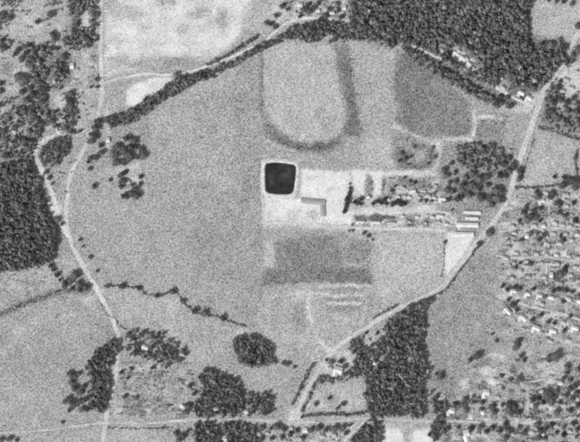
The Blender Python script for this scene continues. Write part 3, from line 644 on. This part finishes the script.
hedge('short hedge on the west verge above the road bend', [(373,318),(380,314),(388,310),(398,304)], 1.8, 1.5, (2.2,3.6), .95, group='roadside hedgerows')
hedge('hedge along the north side of the pale eastern field', [(538,128),(550,130),(562,134),(574,138),(600,142)], 4, 1.8, (4,6.5), 1.05)
hedge('hedge along the south side of the pale eastern field', [(516,188),(528,187.5),(540,187),(552,186),(562,185),(575,184)], 2.4, 1.7, (3,5), 1.0)
hedge('short hedge closing the east end of the pale eastern field', [(577,150),(575,162),(577,172),(576,184)], 2.4, 1.8, (3,5.5), 1.0, .1)
hedge('roadside hedge west of the pale eastern field', [(535,134),(531,148),(526,164),(521,178)], 1.4, 1.9, (1.8,3.4), 1.0, .25, group='roadside hedgerows')
hedge('straight hedge row south of the lower lots on the southern road', [(108,427.5),(130,428),(150,428.5),(172,427)], 1.4, 1.7, (1.5,3), 1.05, .15)
hedge('thick hedge above the southern road east of the junction', [(301,417),(314,415),(328,414),(344,414),(358,414),(368,410)], 4, 1.7, (4,6.5), .95)
hedge('hedge on the west verge of the road near the junction', [(315,363),(308,372),(303,383),(297,395),(292,404)], 3, 1.7, (3,5), 1.0, .12, group='roadside hedgerows')
hedge('hedge on the east verge of the road near the junction', [(320,376),(314,386),(309,398),(303,410)], 2.6, 1.7, (3,5), 1.0, .1, group='roadside hedgerows')
hedge('thin dark hedge running south from the lone tree by white barns', [(444,246),(444,258),(443,268),(441.5,276)], 1.0, 1.7, (1.2,2.4), .95, .15)
hedge('garden hedge behind the northern house row', [(534,262),(546,263),(556,262)], 1.4, 1.8, (1.4,2.6), 1.2, .2, group='garden hedges')
hedge('garden hedge between the two lower house rows', [(534,287),(546,286),(558,288),(572,292)], 1.8, 1.8, (1.6,3), 1.2, .25, group='garden hedges')
hedge('garden hedge near the eastern picture edge', [(552,212),(562,214),(574,214)], 2.2, 1.8, (2,3.4), 1.1, .15, group='garden hedges')
hedge('short garden hedge below the three scattered houses', [(527,249),(538,251),(550,251)], 1.2, 1.9, (1.2,2.4), 1.25, .2, group='garden hedges')
hedge('low dark hedge beside the southern road in the east', [(514,417),(524,417),(535,417)], 1.8, 1.6, (2,3.4), 1.0, .05, group='garden hedges')

# ------------------------------------------------------------------ single trees
trees('in the far north-west corner of the lots', [(2,16,3.5),(10,18,3.7),(3,40,3),(5,48,3.7)])
trees('scattered around the pale clearing in the north-west', [(51,15,4.2),(37.5,22,2.8),(53.5,35,4),(55,40,3.4),(66,41,3.6),(80,32,3.8),(88,40,4.2),(84,46,3.4),(97,40,2)])
trees('in the slanting tree row of the north-west lots', [(30,45,3.2),(25,47,3.4),(19,50,3),(26,54,3.2),(15,55,3),(22,60,3.2),(33,53,3),(38,50,3),(44,49,2.8),(51,49,3),(57,49,2.6)], 'x')
trees('in the north-south tree line of the north-west lots', [(29,64,3.2),(33,70,3.4),(37,76,3.4),(40,83,3.2),(43,90,3.4),(34,61,3),(32,58,2.8),(41,62,2.6),(45,56,2.6)], 'y')
trees('in the tree cluster above the scrubby western lots', [(20,77,3.8),(24,82,4.6),(32,95,4),(38,96,3.4),(42,103,3.4),(27,101,3.6),(46,98,3),(22,92,3),(30,88,3)], 'x')
trees('in the short row beside the pale yard strip', [(61,64,3.4),(60,70,3.6),(57,77,3.2),(63,58,3),(66,72,2.6)], 'y')
trees('in the dark column near the western road', [(70,94,3.6),(70,100,4),(70,106,3.8),(73,114,3.2)], 'y')
trees('by the west verge of the western road', [(97,79.5,2.4),(97.5,87,1.7),(91,87,1.5),(80,131,1.6)], 'y')
trees('at the western edge of the lots', [(1,84,3),(1,91,3),(9,120,3),(15,128,2.8),(6,139,3.4),(3,132,3),(19,121,2.6)], 'y')
trees('in the patchy grove above the dark western wood', [(25,141,3),(30,131,3),(32,114,3.6),(37,119,3.6),(25,112,3.2),(28,122,3),(20,108,3),(34,107,3.4),(14,147,3),(22,152,3.2),(30,150,3),(8,156,3.4),(17,138,2.8),(33,141,2.8)])
trees('between the patchy grove and the western road', [(47,114,3.2),(53,121,3),(59,127,2.8),(65,129,3.4),(72,124,3.4),(72,132,3.2),(44,124,3),(40,132,2.8),(56,112,2.6),(66,118,2.6)])
trees('in the dark stand beside the western driveway', [(96,128,3.6),(98,122,3.4),(93,135,3.6),(91,142,3.2),(97,137,3),(101,146,2.8),(102,153,2.8),(96,158,2.6),(88,162,2),(90,169,2.4),(91,158,2)], 'y')
trees('in the dark clump at the western field corner', [(126,139,4),(133,141,4.4),(118,147,4.4),(125,151,4.2),(129,157,3.6),(116,156,4),(117,163,4.2),(124,162,3.8),(113,151,3),(136,148,3),(131,147,3.8)])
trees('in the small clump right of the dark corner clump', [(141,150,3.4),(143,156,3.6),(138,157,3)])
trees('in the belt where it meets the western road', [(113,118,3.2),(117,123,3.4),(107,120,3),(121,116,3),(112,126,2.6)])
trees('standing alone in the west of the big western field', [(94.5,186,3)])
trees('around the square garden in the western field', [(121,175,3.4),(123,181,3.4),(121,187,3),(126,196,3.4),(131,193,3.4),(137,196,3.6),(135,189,3.2),(132,185,2.4),(141,177,2.2),(140,184,2),(126,172,2)])
trees('at the gate west of the square garden', [(110,180,1.7)])
trees('along the inner edge of the western gravel loop', [(46,172,2),(49,178,2.2),(52,184,2)], 'y', noun='bush')
trees('on the west verge where the two western roads merge', [(45,202,3),(44,206,2.4),(57,220,3),(62,224,2)], 'y')
trees('dotted along the field side of the western road', [(90,257,2.4),(97,271,1.8),(80,240,1.6),(83,246,1.5)], 'y', noun='bush')
trees('in the triangle where ditch meets western road', [(75,276,4.2),(71,281,3.6),(65,284,4),(79,285,3.6),(86,287,3.2),(60,280,2.6),(57,275,2.6),(72,288,3),(80,290,2.8),(54,270,2.4),(51,266,2.6)])
trees('standing taller in the creek hedge', [(108,286,2.6),(122.5,286,2.8),(139,288,2.8),(157,296,2.2),(172.5,291,3),(183,301,2.6),(195,311,3),(204,313,3.2),(222.5,318,2.6)])
trees('in the loose group beside the triangular wood', [(70,374,3.2),(75,376,3.4),(79,373,2.6),(72,383,4),(75,388,3.8),(80,392,3.2),(84,386,3),(68,400,3.6),(73,404,4),(79,402,3.6),(84,400,3.4),(82,409,3),(88,408,3),(70,410,2.6)])
trees('in the field corner by the left bottom edge', [(10,438,4),(1,440,3),(17,440,2.2),(63,422,1.6)])
trees('at the east end of the crescent of trees', [(183,350,3),(186,354,2.4),(180,360,2.8)])
trees('dotted over the rough lots beside the lower western road', [(131,369,2.6),(128,378,2),(121,372,2),(152,368,2),(125,396,2.2),(136,398,2),(190,386,3),(194,394,3),(188,406,3.4),(186,412,3)])
trees('just east of the rounded solitary wood', [(283,363,2.4),(287,364,2.4),(294,367,2.2),(275,362,2)], noun='bush')
trees('below the southern road near the bottom edge', [(176,433,3.4),(183,436,3.6),(188,431,2.4),(179,440,3),(163,428,2)])
trees('around the houses below the southern road', [(262,428,3),(271,428,3),(277,426,3.4),(284,429,3),(282,437,3),(272,438,2.8),(261,439,3),(290,434,2.4),(297,430,2.6),(303,437,2.8),(311,430,3),(318,428,3.4),(326,430,3.4),(335,428,3.6),(342,428,3.6),(346,433,2.6),(350,425,2)])
trees('inside the pale plot above the southern road', [(329,398,2.4),(316,404,2),(343,404,2.6),(337,408,2)], noun='bush')
trees('in front of the pale house by the diagonal road', [(331,362,2.6),(341,361,2.6),(345,366,2.6),(326,360,1.8)])
trees('around the house near the road by the big wood', [(372,345,2.6),(377,333,2.4),(366,333,1.8),(378,350,3)])
# central yard
trees('in the very dark upright row on the yard', [(350,188,1.6),(349.5,192,2.2),(348.5,196,2.5),(347.5,200,2.6),(347,204,2.6),(346,208,2.6),(344.5,212,2.4),(349.6,184,1.1),(345,210,2)], 'y', noun='evergreen', dark=True)
trees('in the very dark row above the yard lane', [(354,202,2.4),(357.5,203,2.6),(361,199,2.6),(361,204,2.2),(373,204,2.8),(377,201,3),(381,203,3),(385,200,2.8),(386,204,2.2),(393,204,2.6),(397,202,3),(401,204,3),(405,204,2.4)], noun='evergreen', dark=True)
trees('dotted among the central white houses', [(420,201,1.6),(426,201,1.8),(431,201,1.8),(434,193,2),(392,191,2),(395,186,1.8),(410,181,2),(404,178,1.8),(414,183,1.8),(452,210,1.6)], noun='bush')
trees('along the south verge of the yard', [(352,225,1.7),(349,231,1.5),(353,231,1.4),(364,233,1.8),(368,236,1.8),(372,240,1.4)], noun='bush')
trees('standing alone on pale ground west of the diagonal road', [(444.5,242,2)], noun='tree')
trees('by the diagonal road below the white barns', [(489,233,3.6),(479,244,2.8)])
trees('in the dark heart of the grove', [(466,178,4.6),(472,174,4.4),(478,180,4.6),(470,186,4.6),(463,188,4),(476,190,4.4),(486,178,4.6),(488,185,3.6),(468,195,4),(461,197,3.4),(480,198,3.6),(457,199,3.2)])
trees('at the east side of the grove by the road', [(495,190,4.6),(500,193,4.4),(497,199,4.8),(490,198,4),(502,200,3.6),(491,205,3.4)])
trees('hanging over the road east of the grove', [(513,166,4),(509,171,3.6),(505,176,3),(520,172,3.6),(519,179,3.4),(504,164,3),(509,158,2.8),(499,176,2.6)])
trees('along the west side of the grove', [(444,170,3.4),(446,176,3.6),(449,183,2.6),(447,190,3),(455,182,2.8),(452,192,2.4),(448,200,2.4),(455,172,2.6),(451,164,2.6)], 'y')
trees('in the ring of the round paddock', [(401,153,2),(405,159,2.2),(411,157,2),(399,161,2),(433,148,2),(435,157,2),(428,164,1.8),(414,147,1.8)], noun='bush')
# east
trees('along the top of the pale north-east field', [(548,0,2.6),(556,1,2.6),(563,2,3),(572,4,2.6)])
trees('by the north-east road', [(578,26,4),(578,50,4.4),(572,56,4),(566,62,3.4),(571,61,3.6),(562,58,3)])
trees('east of the road below the forest corner', [(560,82,3),(557,88,3.2),(554,95,3.2),(552,102,3.2),(560,100,3),(566,103,2.8),(573,98,3),(578,104,3.4),(576,112,3.6),(567,112,3),(550,112,3),(557,118,3),(566,121,3),(577,121,3.4)])
trees('beside the pale village yard at the road fork', [(512,82,3.2),(520,84,3),(507,97,2.6),(500,97,2.8),(526,86,3),(511,106,2.6),(501,104,2.8)])
trees('inside the south-east corner of the pale eastern field', [(554,177,2.4),(564,178,2.4),(571,181,3.8),(578,183,4),(574,187,3.4),(562,186,3)])
trees('in the dark garden clump below the eastern hedge', [(525,208,3),(524,213,3.2),(530,216,3.4),(527,220,3),(535,218,3.2),(540,209,3),(540,221,3),(533,211,2.4),(537,197,3.2),(536,192,2.8),(552,193,2.8),(549,198,2.4),(519,221,2)])
trees('in the gardens by the eastern picture edge', [(560,205,3),(556,203,2.6),(559,212,2.6),(575,221,2.4),(573,203,2.2),(565,216,2.4)])
trees('around the second eastern house row', [(531,233,2.4),(537,234,2.6),(543,235,2.6),(538,240,2.4),(560,236,2.6),(563,240,2.4),(521,240,1.8),(508,240,1.8)])
trees('at the middle house rows', [(559,275,3.6),(563,272,2.8),(556,279,2.8),(565,268,2.6),(511,264,1.8),(515,268,1.8),(520,263,2),(530,264,2)])
trees('behind the curving house rows', [(502,286,2.6),(507,289,2.4),(514,287,2.4),(519,289,2.6),(533,289,2.4),(545,297,2.2),(553,291,2.4),(559,290,2.4),(565,290,2.6),(572,292,2.6),(578,296,2.4),(563,302,2.2)])
trees('in the gardens between the two curved lanes', [(512,305,2.6),(517,302,2.2),(508,300,2.4),(516,310,2.4),(532,320,2.4),(548,322,2.8),(554,323,2.4),(564,330,2.2),(541,315,2),(570,316,2.2)])
trees('standing dark and alone in the grey south-east field', [(476.5,355.5,4.6),(470,360,2.4),(440,376,3.6),(436,374,2.2)])
trees('near the middle of the south-eastern lawns', [(517,342,3.6),(516,347,3),(521,356,2.8),(524,360,2),(496,341,2),(492,334,2)], 'y')
trees('in the big dark pair by the eastern clearing', [(549,359,4.6),(555,356,4.6)])
trees('around the eastern clearing', [(566,367,3),(567,373,2.8),(577,369,3),(563,378,3),(570,380,2.6),(576,384,2.6),(518,379,2.8),(502,376,2.4),(510,380,1.8)])
trees('in the dark cluster of the south-eastern gardens', [(548,394,4.2),(553,397,4.2),(549,401,4),(556,391,3.2),(543,403,3),(559,402,3),(538,398,2.6),(532,400,3.4),(535,406,2.6)])
trees('by the right edge above the southern road', [(570,388,3.8),(576,393,3.6),(572,398,3.2),(566,395,3),(578,405,3),(570,410,2.8),(556,412,2.8),(574,386,3)])
trees('on the north verge of the road lower right', [(440,404,3.6),(437,411,3.2),(445,408,3),(443,416,3),(463,405,3.4),(466,410,3.2),(465,399,2.6),(482,402,3),(481,409,2.4),(491,407,3.2),(494,412,3.2),(502,405,2.8),(473,396,2.2),(455,404,2.2)])
trees('in the big dark clump on the north verge', [(509,404,3.6),(514,406,3.6),(511,412,4),(508,409,3.4),(518,413,3)])
trees('on the south verge of the road lower right', [(440,424,3.6),(434,428,3.6),(443,431,3),(436,438,3.4),(448,428,2.8),(430,434,2.6),(458,427,2),(470,429,2.6),(480,427,3),(486,432,2.4),(492,428,2.4)])
trees('around the bottom right gardens', [(505,424,3),(507,430,3.6),(506,437,3.4),(500,430,3),(519,428,3.4),(524,431,3),(537,425,3),(540,431,3.4),(545,429,2.8),(538,438,3),(545,438,2.8)])
trees('in the bottom right corner', [(563,427,2.6),(563,434,2.8),(573,423,3),(577,429,3),(576,436,2.8),(556,433,2.4),(551,425,2.4)])
# top centre
trees('in the dark pair beside the northern road', [(266.5,23.5,3.2),(271,24.5,3.4),(275,27,2.6)])
trees('among the pale lots at the top middle', [(303,10,3),(309,12,3.6),(308,5,3),(314,8,2.8),(318,3,2.6),(325,16,3),(329,10,2.6),(337,5,3.2),(338,11,2.8),(341,17,2.6),(300,17,2.4),(287,10,2.4),(282,6,2.6),(276,16,2.4),(322,19,3)])

# ------------------------------------------------------------------ houses and barns
def gable(l, w, h, rise, ov=.5):
    x, y = l/2, w/2
    wallV, wallF = box_vf(-x,x,-y,y,-.1,h)
    wallV += [(-x,0,h+rise*.94),(x,0,h+rise*.94)]; wallF = [f for f in wallF if f != (4,5,6,7)] + [(4,8,7),(5,6,9)]
    a, b, t = x+ov, y+ov, .22
    z0 = h-rise*ov/y; zr = h+rise
    V = [(-a,-b,z0),(a,-b,z0),(a,0,zr),(-a,0,zr),(-a,b,z0),(a,b,z0)]
    V += [(p[0],p[1],p[2]+t) for p in V]
    F = [(3,2,1,0),(4,5,2,3),(6,7,8,9),(9,8,11,10),(0,1,7,6),(5,4,10,11),(1,2,8,7),(2,5,11,8),(3,0,6,9),(4,3,9,10)]
    return (wallV, wallF), (V, F)
MESH = {}
def building(x, y, l, w, rot, roof, label, group, name='house', cat='house', h=3.0, rise=None, chimney=True, ell=False):
    """l, w in map units"""
    lm, wm = l*S, w*S; rise = rise or wm*.28
    key = (round(l,1), round(w,1), roof, name)
    if key not in MESH:
        (wv, wf), (rv, rf) = gable(lm, wm, h, rise)
        d = dict(wall=mesh_py('wall', wv, wf), roof=mesh_py('roof', rv, rf))
        d['wall'].materials.append(M_WALL); d['roof'].materials.append(M_ROOF[roof])
        v, f = box_vf(-.45,.45,-.45,.45,0,1.8); d['chimney'] = mesh_py('chimney', v, f); d['chimney'].materials.append(M_BRICK)
        v, f = box_vf(-.5,.5,-.06,.06,0,2.1); d['door'] = mesh_py('door', v, f); d['door'].materials.append(M_DOOR)
        v, f = box_vf(-.6,.6,-.05,.05,1.0,2.2); d['window'] = mesh_py('window', v, f); d['window'].materials.append(M_GLASS)
        if ell:
            (wv, wf), (rv, rf) = gable(wm*.9, wm*.75, h-.4, rise*.7)
            d['wing'] = mesh_py('wing', wv, wf); d['wing'].materials.append(M_WALL); d['wing_roof'] = mesh_py('wing_roof', rv, rf); d['wing_roof'].materials.append(M_ROOF[roof])
        MESH[key] = d
    d = MESH[key]; wx, wy = W(x, y)
    o = link(name, None); o.location = (wx, wy, 0); o.rotation_euler = (0,0,R(-rot)); tag(o, label, cat, group)
    link('wall', d['wall'], o); ro = link('roof', d['roof'], o)
    if chimney:
        c = link('chimney', d['chimney'], ro); c.location = (lm*.22, .4, h+rise*.8)
    dr = link('door', d['door'], o); dr.location = (lm*.05, -wm/2-.04, .05)
    for k in (-.3,.3):
        a = link('window', d['window'], o); a.location = (lm*k, -wm/2-.03, 0)
        b = link('window', d['window'], o); b.location = (lm*k, wm/2+.03, 0)
    if 'wing' in d:
        w2 = link('wing', d['wing'], o); w2.location = (-lm*.22, -wm*.5-wm*.3, 0); w2.rotation_euler = (0,0,R(90))
        w3 = link('roof', d['wing_roof'], w2)
    return o
def houses(phrase, L, axis='x', group=None):
    L = sorted(L, key=lambda p: p[0] if axis == 'x' else p[1]); n = len(L)
    sd = ('west','east') if axis == 'x' else ('north','south')
    for i, p in enumerate(L):
        x, y = p[0], p[1]; l = p[2] if len(p) > 2 else 4.6; w = p[3] if len(p) > 3 else 3.2; rot = p[4] if len(p) > 4 else 0; roof = p[5] if len(p) > 5 else 'pale'
        rn = {'white':'white-roofed','pale':'pale-roofed','mid':'grey-roofed','dark':'dark-roofed'}[roof]
        if n == 1: lab = f'small {rn} house {phrase}'
        elif i in (0, n-1): lab = f'small {rn} house, {sd[0] if i == 0 else sd[1]}ernmost of those {phrase}'
        elif i < n/2: lab = f'small {rn} house, {ORD[i]} from the {sd[0]} {phrase}'
        else: lab = f'small {rn} house, {ORD[n-1-i]} from the {sd[1]} {phrase}'
        building(x, y, l, w, rot, roof, lab, group or f'houses {phrase}', ell=(l > 5))
for x, y, l, w, lab in ((472,212.5,17,2.8,'long white-roofed barn, northernmost of four stacked beside the road'),(471.5,218.4,13,2.6,'shortest white-roofed barn, second from the north of four'),(467,225,22,4.2,'longest and brightest white-roofed barn, third from the north of four'),(464,234.5,19,4.2,'wide white-roofed barn, southernmost of four stacked beside the road')):
    building(x, y, l, w, 2, 'white', lab, 'long white barns beside the eastern road', 'barn', 'barn', 3.2, w*S*.2, False)
# grey L-shaped shed on the pale yard
def lshed():
    o = link('shed', None); wx, wy = W(302, 199); o.location = (wx, wy, 0); tag(o, 'low grey L-shaped shed standing on the bright yard below the pond', 'shed')
    for nm, cx, cy, l, w, rot in (('wall',11,2.6,24,5.2,5),('wing',20.6,11,12.5,4.8,87)):
        (wv, wf), (rv, rf) = gable(l*S, w*S, 2.4, 1.5, .4)
        a = link(nm, mesh_py(nm, wv, wf), o, M_WALL); a.location = (cx*S, -cy*S, 0 if nm == 'wall' else -.06); a.rotation_euler = (0,0,R(-rot))
        link('roof', mesh_py('roof', rv, rf), a, M_ROOF['mid'])
    return o
lshed()
houses('in the central lots by the dark trees', [(388,199.5,3,2.2,0,'white'),(409,197,3,2.2,0,'white'),(434,198,3.2,2.4,0,'white'),(424,191,3.2,2.4,0,'pale'),(435,186,3.4,2.4,0,'pale'),(403,188,3,2.4,0,'pale'),(413,191,5,3,0,'white'),(404,196.5,4,2.6,0,'pale'),(428,196,4.2,3.4,5,'pale'),(442,199,6.4,3,4,'white'),(419,197.5,3,2.4,0,'pale'),(440,216,6,3,5,'white'),(398,197,3.2,2.4,0,'white'),(368,197,3.2,2.4,0,'white')])
houses('below the dark tree row and its lane', [(360,222,8,2,0,'white'),(375,222.5,9,2.2,0,'white'),(391,223,8,2,0,'pale'),(438,222,4,2.2,0,'pale'),(402,216,3,2.2,0,'white'),(409,222,3,2.2,0,'pale'),(417,217,3.2,2.2,0,'white'),(425,223,3,2.2,4,'pale'),(432,217,3,2.2,4,'white'),(446,224,4,2.6,5,'white')])
houses('in the upper eastern rows', [(541,201,6,3.4,-8,'white'),(546,193,4,3,20,'pale'),(565,195,6,4,0,'pale'),(529,212,3.6,3,0,'pale'),(555,223,5,3.6,30,'pale'),(569,226,4.6,3.2,0,'pale'),(566,206,4.2,3,0,'pale')])
houses('in the second eastern row', [(526.5,236,3.4,5,0,'white'),(547,244,5.6,3.4,25,'pale'),(546,236.5,3.4,3,0,'pale'),(559,243.5,5,3.6,10,'pale'),(571,240,4.2,3.2,0,'pale'),(508,247,4.4,3,0,'mid')])
houses('facing the uppermost east-west lane', [(x, y, l, 3, rt, c) for x, y, l, rt, c in ((512,226,4,4,'pale'),(520,225,3.6,0,'mid'),(534,225.5,4.2,5,'pale'),(543,226,4,-4,'white'),(562,225,4,3,'pale'),(577,224,4,0,'pale'),(514,233,4,8,'pale'),(535,232.5,3.6,0,'mid'),(553,233.5,4.2,5,'pale'),(565,234,4,0,'pale'),(577,235,4,4,'white'))])
houses('facing the middle east-west lane', [(x, y, l, 3, rt, c) for x, y, l, rt, c in ((516,253,4,5,'pale'),(525,253.5,4,0,'mid'),(536,254,4.2,5,'pale'),(546,254.5,3.6,-4,'pale'),(556,255,4,6,'white'),(568,256,4,4,'pale'),(578,258,4,4,'pale'),(513,263,3.8,8,'pale'),(526,261.5,4,0,'pale'),(541,262.5,3.8,5,'mid'),(557,264,4,4,'pale'),(575,267,4,4,'pale'))])
houses('in the third eastern row', [(505.5,258,5,3.4,15,'pale'),(520,271,3,4.6,0,'pale'),(551,275,3.2,5.4,0,'white'),(536,271,4,3,0,'mid'),(570,275,4,3.2,0,'pale'),(544,277,3.4,3,0,'pale'),(528,277,4,3,5,'pale'),(512,278,4,3,5,'pale'),(578,281,4,3,5,'pale'),(560,283,4,3,5,'mid')])
houses('along the upper curved lane', [(513,291,6,3.2,8,'white'),(527,294,5.4,3.4,10,'white'),(539,295.5,5.4,3.4,12,'white'),(551,297.5,4.8,3.4,14,'white'),(567.5,299,5.8,3.8,16,'white'),(579,301.5,5,3.6,18,'white'),(542,304,4,3,20,'pale')])
houses('along the lower curved lane', [(507.6,311,7.6,4,48,'white'),(523,318,7,4.2,35,'white'),(536,328,7.6,4.4,20,'white'),(553,331,6,3.8,20,'white'),(575,328,6.6,4,20,'white'),(563,322,4,3,20,'pale'),(568,340,5,3.4,20,'pale'),(550,341,4.4,3.2,20,'pale')])
houses('north of the southern road in the east', [(486,392,6,5.4,10,'white'),(451,410,6.6,5.4,20,'white'),(483,412,4.6,4,70,'white'),(497,397,4,3.2,0,'pale'),(520,404,4,3,0,'pale'),(541,391,4,3.2,0,'pale'),(554,394.5,4,3.2,40,'white'),(560,383,4.6,3.2,0,'white'),(563,405,4.4,3.2,0,'pale'),(574,404,4,3,0,'pale')])
houses('south of the southern road in the east', [(466,433,5.6,6.6,-15,'white'),(478,434,4,3,0,'pale'),(512,434,4,3.2,0,'pale'),(531,432,4.4,3.4,0,'pale'),(543,434,3.6,3.2,45,'white'),(556,426,4,3.2,0,'pale'),(569,431,4,3.2,0,'pale'),(550,436,4,3,0,'mid')])
houses('around the diagonal road and big wood', [(338,370,8,7,15,'white'),(376,363,5,4.4,20,'white'),(367,341,5,4,-30,'pale'),(352,352,4,3.2,10,'pale'),(398,318,4.4,3.2,-30,'white'),(330,368,4,3.4,0,'pale')])
houses('above the southern road near the wood', [(213.5,409,9,3.2,0,'white'),(246,411.5,4,4,10,'white'),(183,406,5,3.2,25,'white')])
houses('below the southern road near the junction', [(224,438.5,5.4,6,0,'white'),(258,434,4.6,4,20,'white'),(267,433,3.6,3,0,'pale'),(291,428,3.4,3.4,0,'pale'),(305,430,4,5,0,'white'),(322,436,4.4,3.2,0,'pale'),(334,435,4.2,3.2,0,'pale')])
houses('in the crescent of trees by the creek meadow', [(145,347,6,4,25,'white'),(156,349,3.6,3,0,'pale'),(133,347,3.6,3,0,'pale'),(183,354.5,3.4,2.6,30,'pale')])
houses('in the north-west lots', [(72,66,3.4,5.6,0,'white'),(14,131,4.4,3.4,20,'pale'),(49,119,4.4,3.4,0,'pale')])
houses('by the western roads', [(108,140,3.2,4.6,0,'white'),(128,182,4,3.2,0,'pale')])
houses('in the forest clearing along the northern road', [(459,51,3.6,3,30,'pale'),(467,59,3.6,3,35,'pale'),(473,68,4,3,40,'pale'),(446,52,3.6,3,20,'pale'),(501,78,3.6,3,20,'pale'),(456,53.5,6,3.4,30,'white'),(463,58.5,6,3.4,35,'white'),(469,64,5.4,3.4,40,'white'),(441,50,4.4,3.6,20,'pale'),(503,88,4.4,3.6,30,'pale')])
houses('at the north-eastern road fork', [(521,93,6,4,25,'white'),(529,98,5.4,4,30,'white'),(520,100,4.4,3.2,20,'pale'),(566,80,6,4,20,'pale'),(571,88,5,3.6,10,'pale'),(562,91,4.4,3.4,0,'pale')])
houses('among the pale lots at the top middle', [(300,5,4.4,3.4,10,'white'),(318,11,3.6,3,0,'white'),(332,13,4.4,3.2,0,'white'),(344,8,3.4,5,0,'white'),(294,13,4,3.2,-20,'pale'),(326,9,3.4,3,0,'pale')])

# ------------------------------------------------------------------ what is past counting
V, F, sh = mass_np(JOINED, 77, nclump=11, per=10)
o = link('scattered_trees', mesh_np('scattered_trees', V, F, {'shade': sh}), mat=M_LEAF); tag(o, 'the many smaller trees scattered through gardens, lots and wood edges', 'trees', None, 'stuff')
def shrubs(poly, n, r0, r1, seed):
    r = np.random.default_rng(seed); P = np.asarray(poly, float); out = []
    while len(out) < n:
        x, y = r.uniform(P[:,0].min(), P[:,0].max()), r.uniform(P[:,1].min(), P[:,1].max())
        if not inside(poly, np.array([x]), np.array([y]))[0]: continue
        a = r.uniform(-.1,.25); m = r.integers(1,5)                 # short strings of shrubs along garden edges
        for k in range(m):
            out.append((*W(x+k*1.7*math.cos(a)+r.normal(0,.4), y+k*1.7*math.sin(a)+r.normal(0,.4)), r.uniform(r0,r1)*S, r.uniform(1.2,3.2)))
    return out
SH = shrubs([(505,218),(518,192),(600,190),(600,345),(512,342),(500,310),(498,270),(490,250)], 480, .5, 1.3, 1)
SH += shrubs([(436,402),(470,392),(480,368),(520,356),(600,350),(600,455),(436,455)], 360, .6, 1.6, 2) + shrubs([(446,396),(500,376),(600,372),(600,455),(446,455)], 170, 1.2, 2.3, 22)
SH += shrubs([(-40,-40),(66,-40),(64,40),(98,52),(97,105),(82,132),(40,140),(30,160),(-40,160)], 330, .6, 1.6, 3)
SH += shrubs([(548,82),(575,50),(600,60),(600,130),(542,124)], 90, .6, 1.5, 4)
SH += shrubs([(120,362),(190,362),(196,392),(188,416),(116,416)], 320, .5, 1.3, 5)
SH += shrubs([(286,426),(350,426),(342,446),(286,446)], 50, .6, 1.3, 6) + shrubs([(280,0),(345,0),(345,18),(300,18),(276,22)], 50, .6, 1.5, 7)
SH += shrubs([(388,176),(440,178),(446,206),(404,206),(388,196)], 130, .4, 1.0, 8) + shrubs([(400,214),(452,213),(452,228),(400,227)], 50, .4, .9, 18) + shrubs([(354,214),(396,215),(396,220),(354,219)], 36, .4, .8, 19) + shrubs([(452,50),(462,50),(474,62),(474,70),(462,64)], 30, .5, 1.1, 20) + shrubs([(366,175),(373,175),(373,197),(366,197)], 16, .4, .8, 21) + shrubs([(440,142),(512,142),(506,180),(490,206),(446,206)], 90, .7, 1.6, 9)
SH += shrubs([(336,48),(350,48),(352,76),(360,110),(361,134),(349,136),(344,100)], 50, .4, .9, 10) + shrubs([(264,122),(290,146),(334,146),(330,151),(296,151),(270,140)], 60, .4, .9, 11)
SH += shrubs([(398,138),(424,140),(436,150),(434,164),(400,166)], 40, .4, 1.0, 12) + shrubs([(0,274),(54,266),(80,284),(40,296),(0,308)], 60, .4, 1.0, 13)
SH += shrubs([(40,170),(56,168),(78,152),(70,182),(64,206)], 30, .5, 1.1, 14) + shrubs([(476,114),(506,116),(502,136),(474,136)], 40, .4, .9, 15)
V, F, sh = mass_np(SH, 78, nclump=5, per=6, size=.34)
o = link('scattered_shrubs', mesh_np('scattered_shrubs', V, F, {'shade': sh*1.25}), mat=M_WOOD); tag(o, 'low shrubs and garden growth scattered over lots and gardens', 'shrubs', None, 'stuff')
print('INDIV', INDIV, 'joined', len(JOINED), 'tris', sum(sum(len(p.vertices)-2 for p in m.polygons) if len(m.polygons) < 100 else len(m.polygons)*2 for m in bpy.data.meshes))
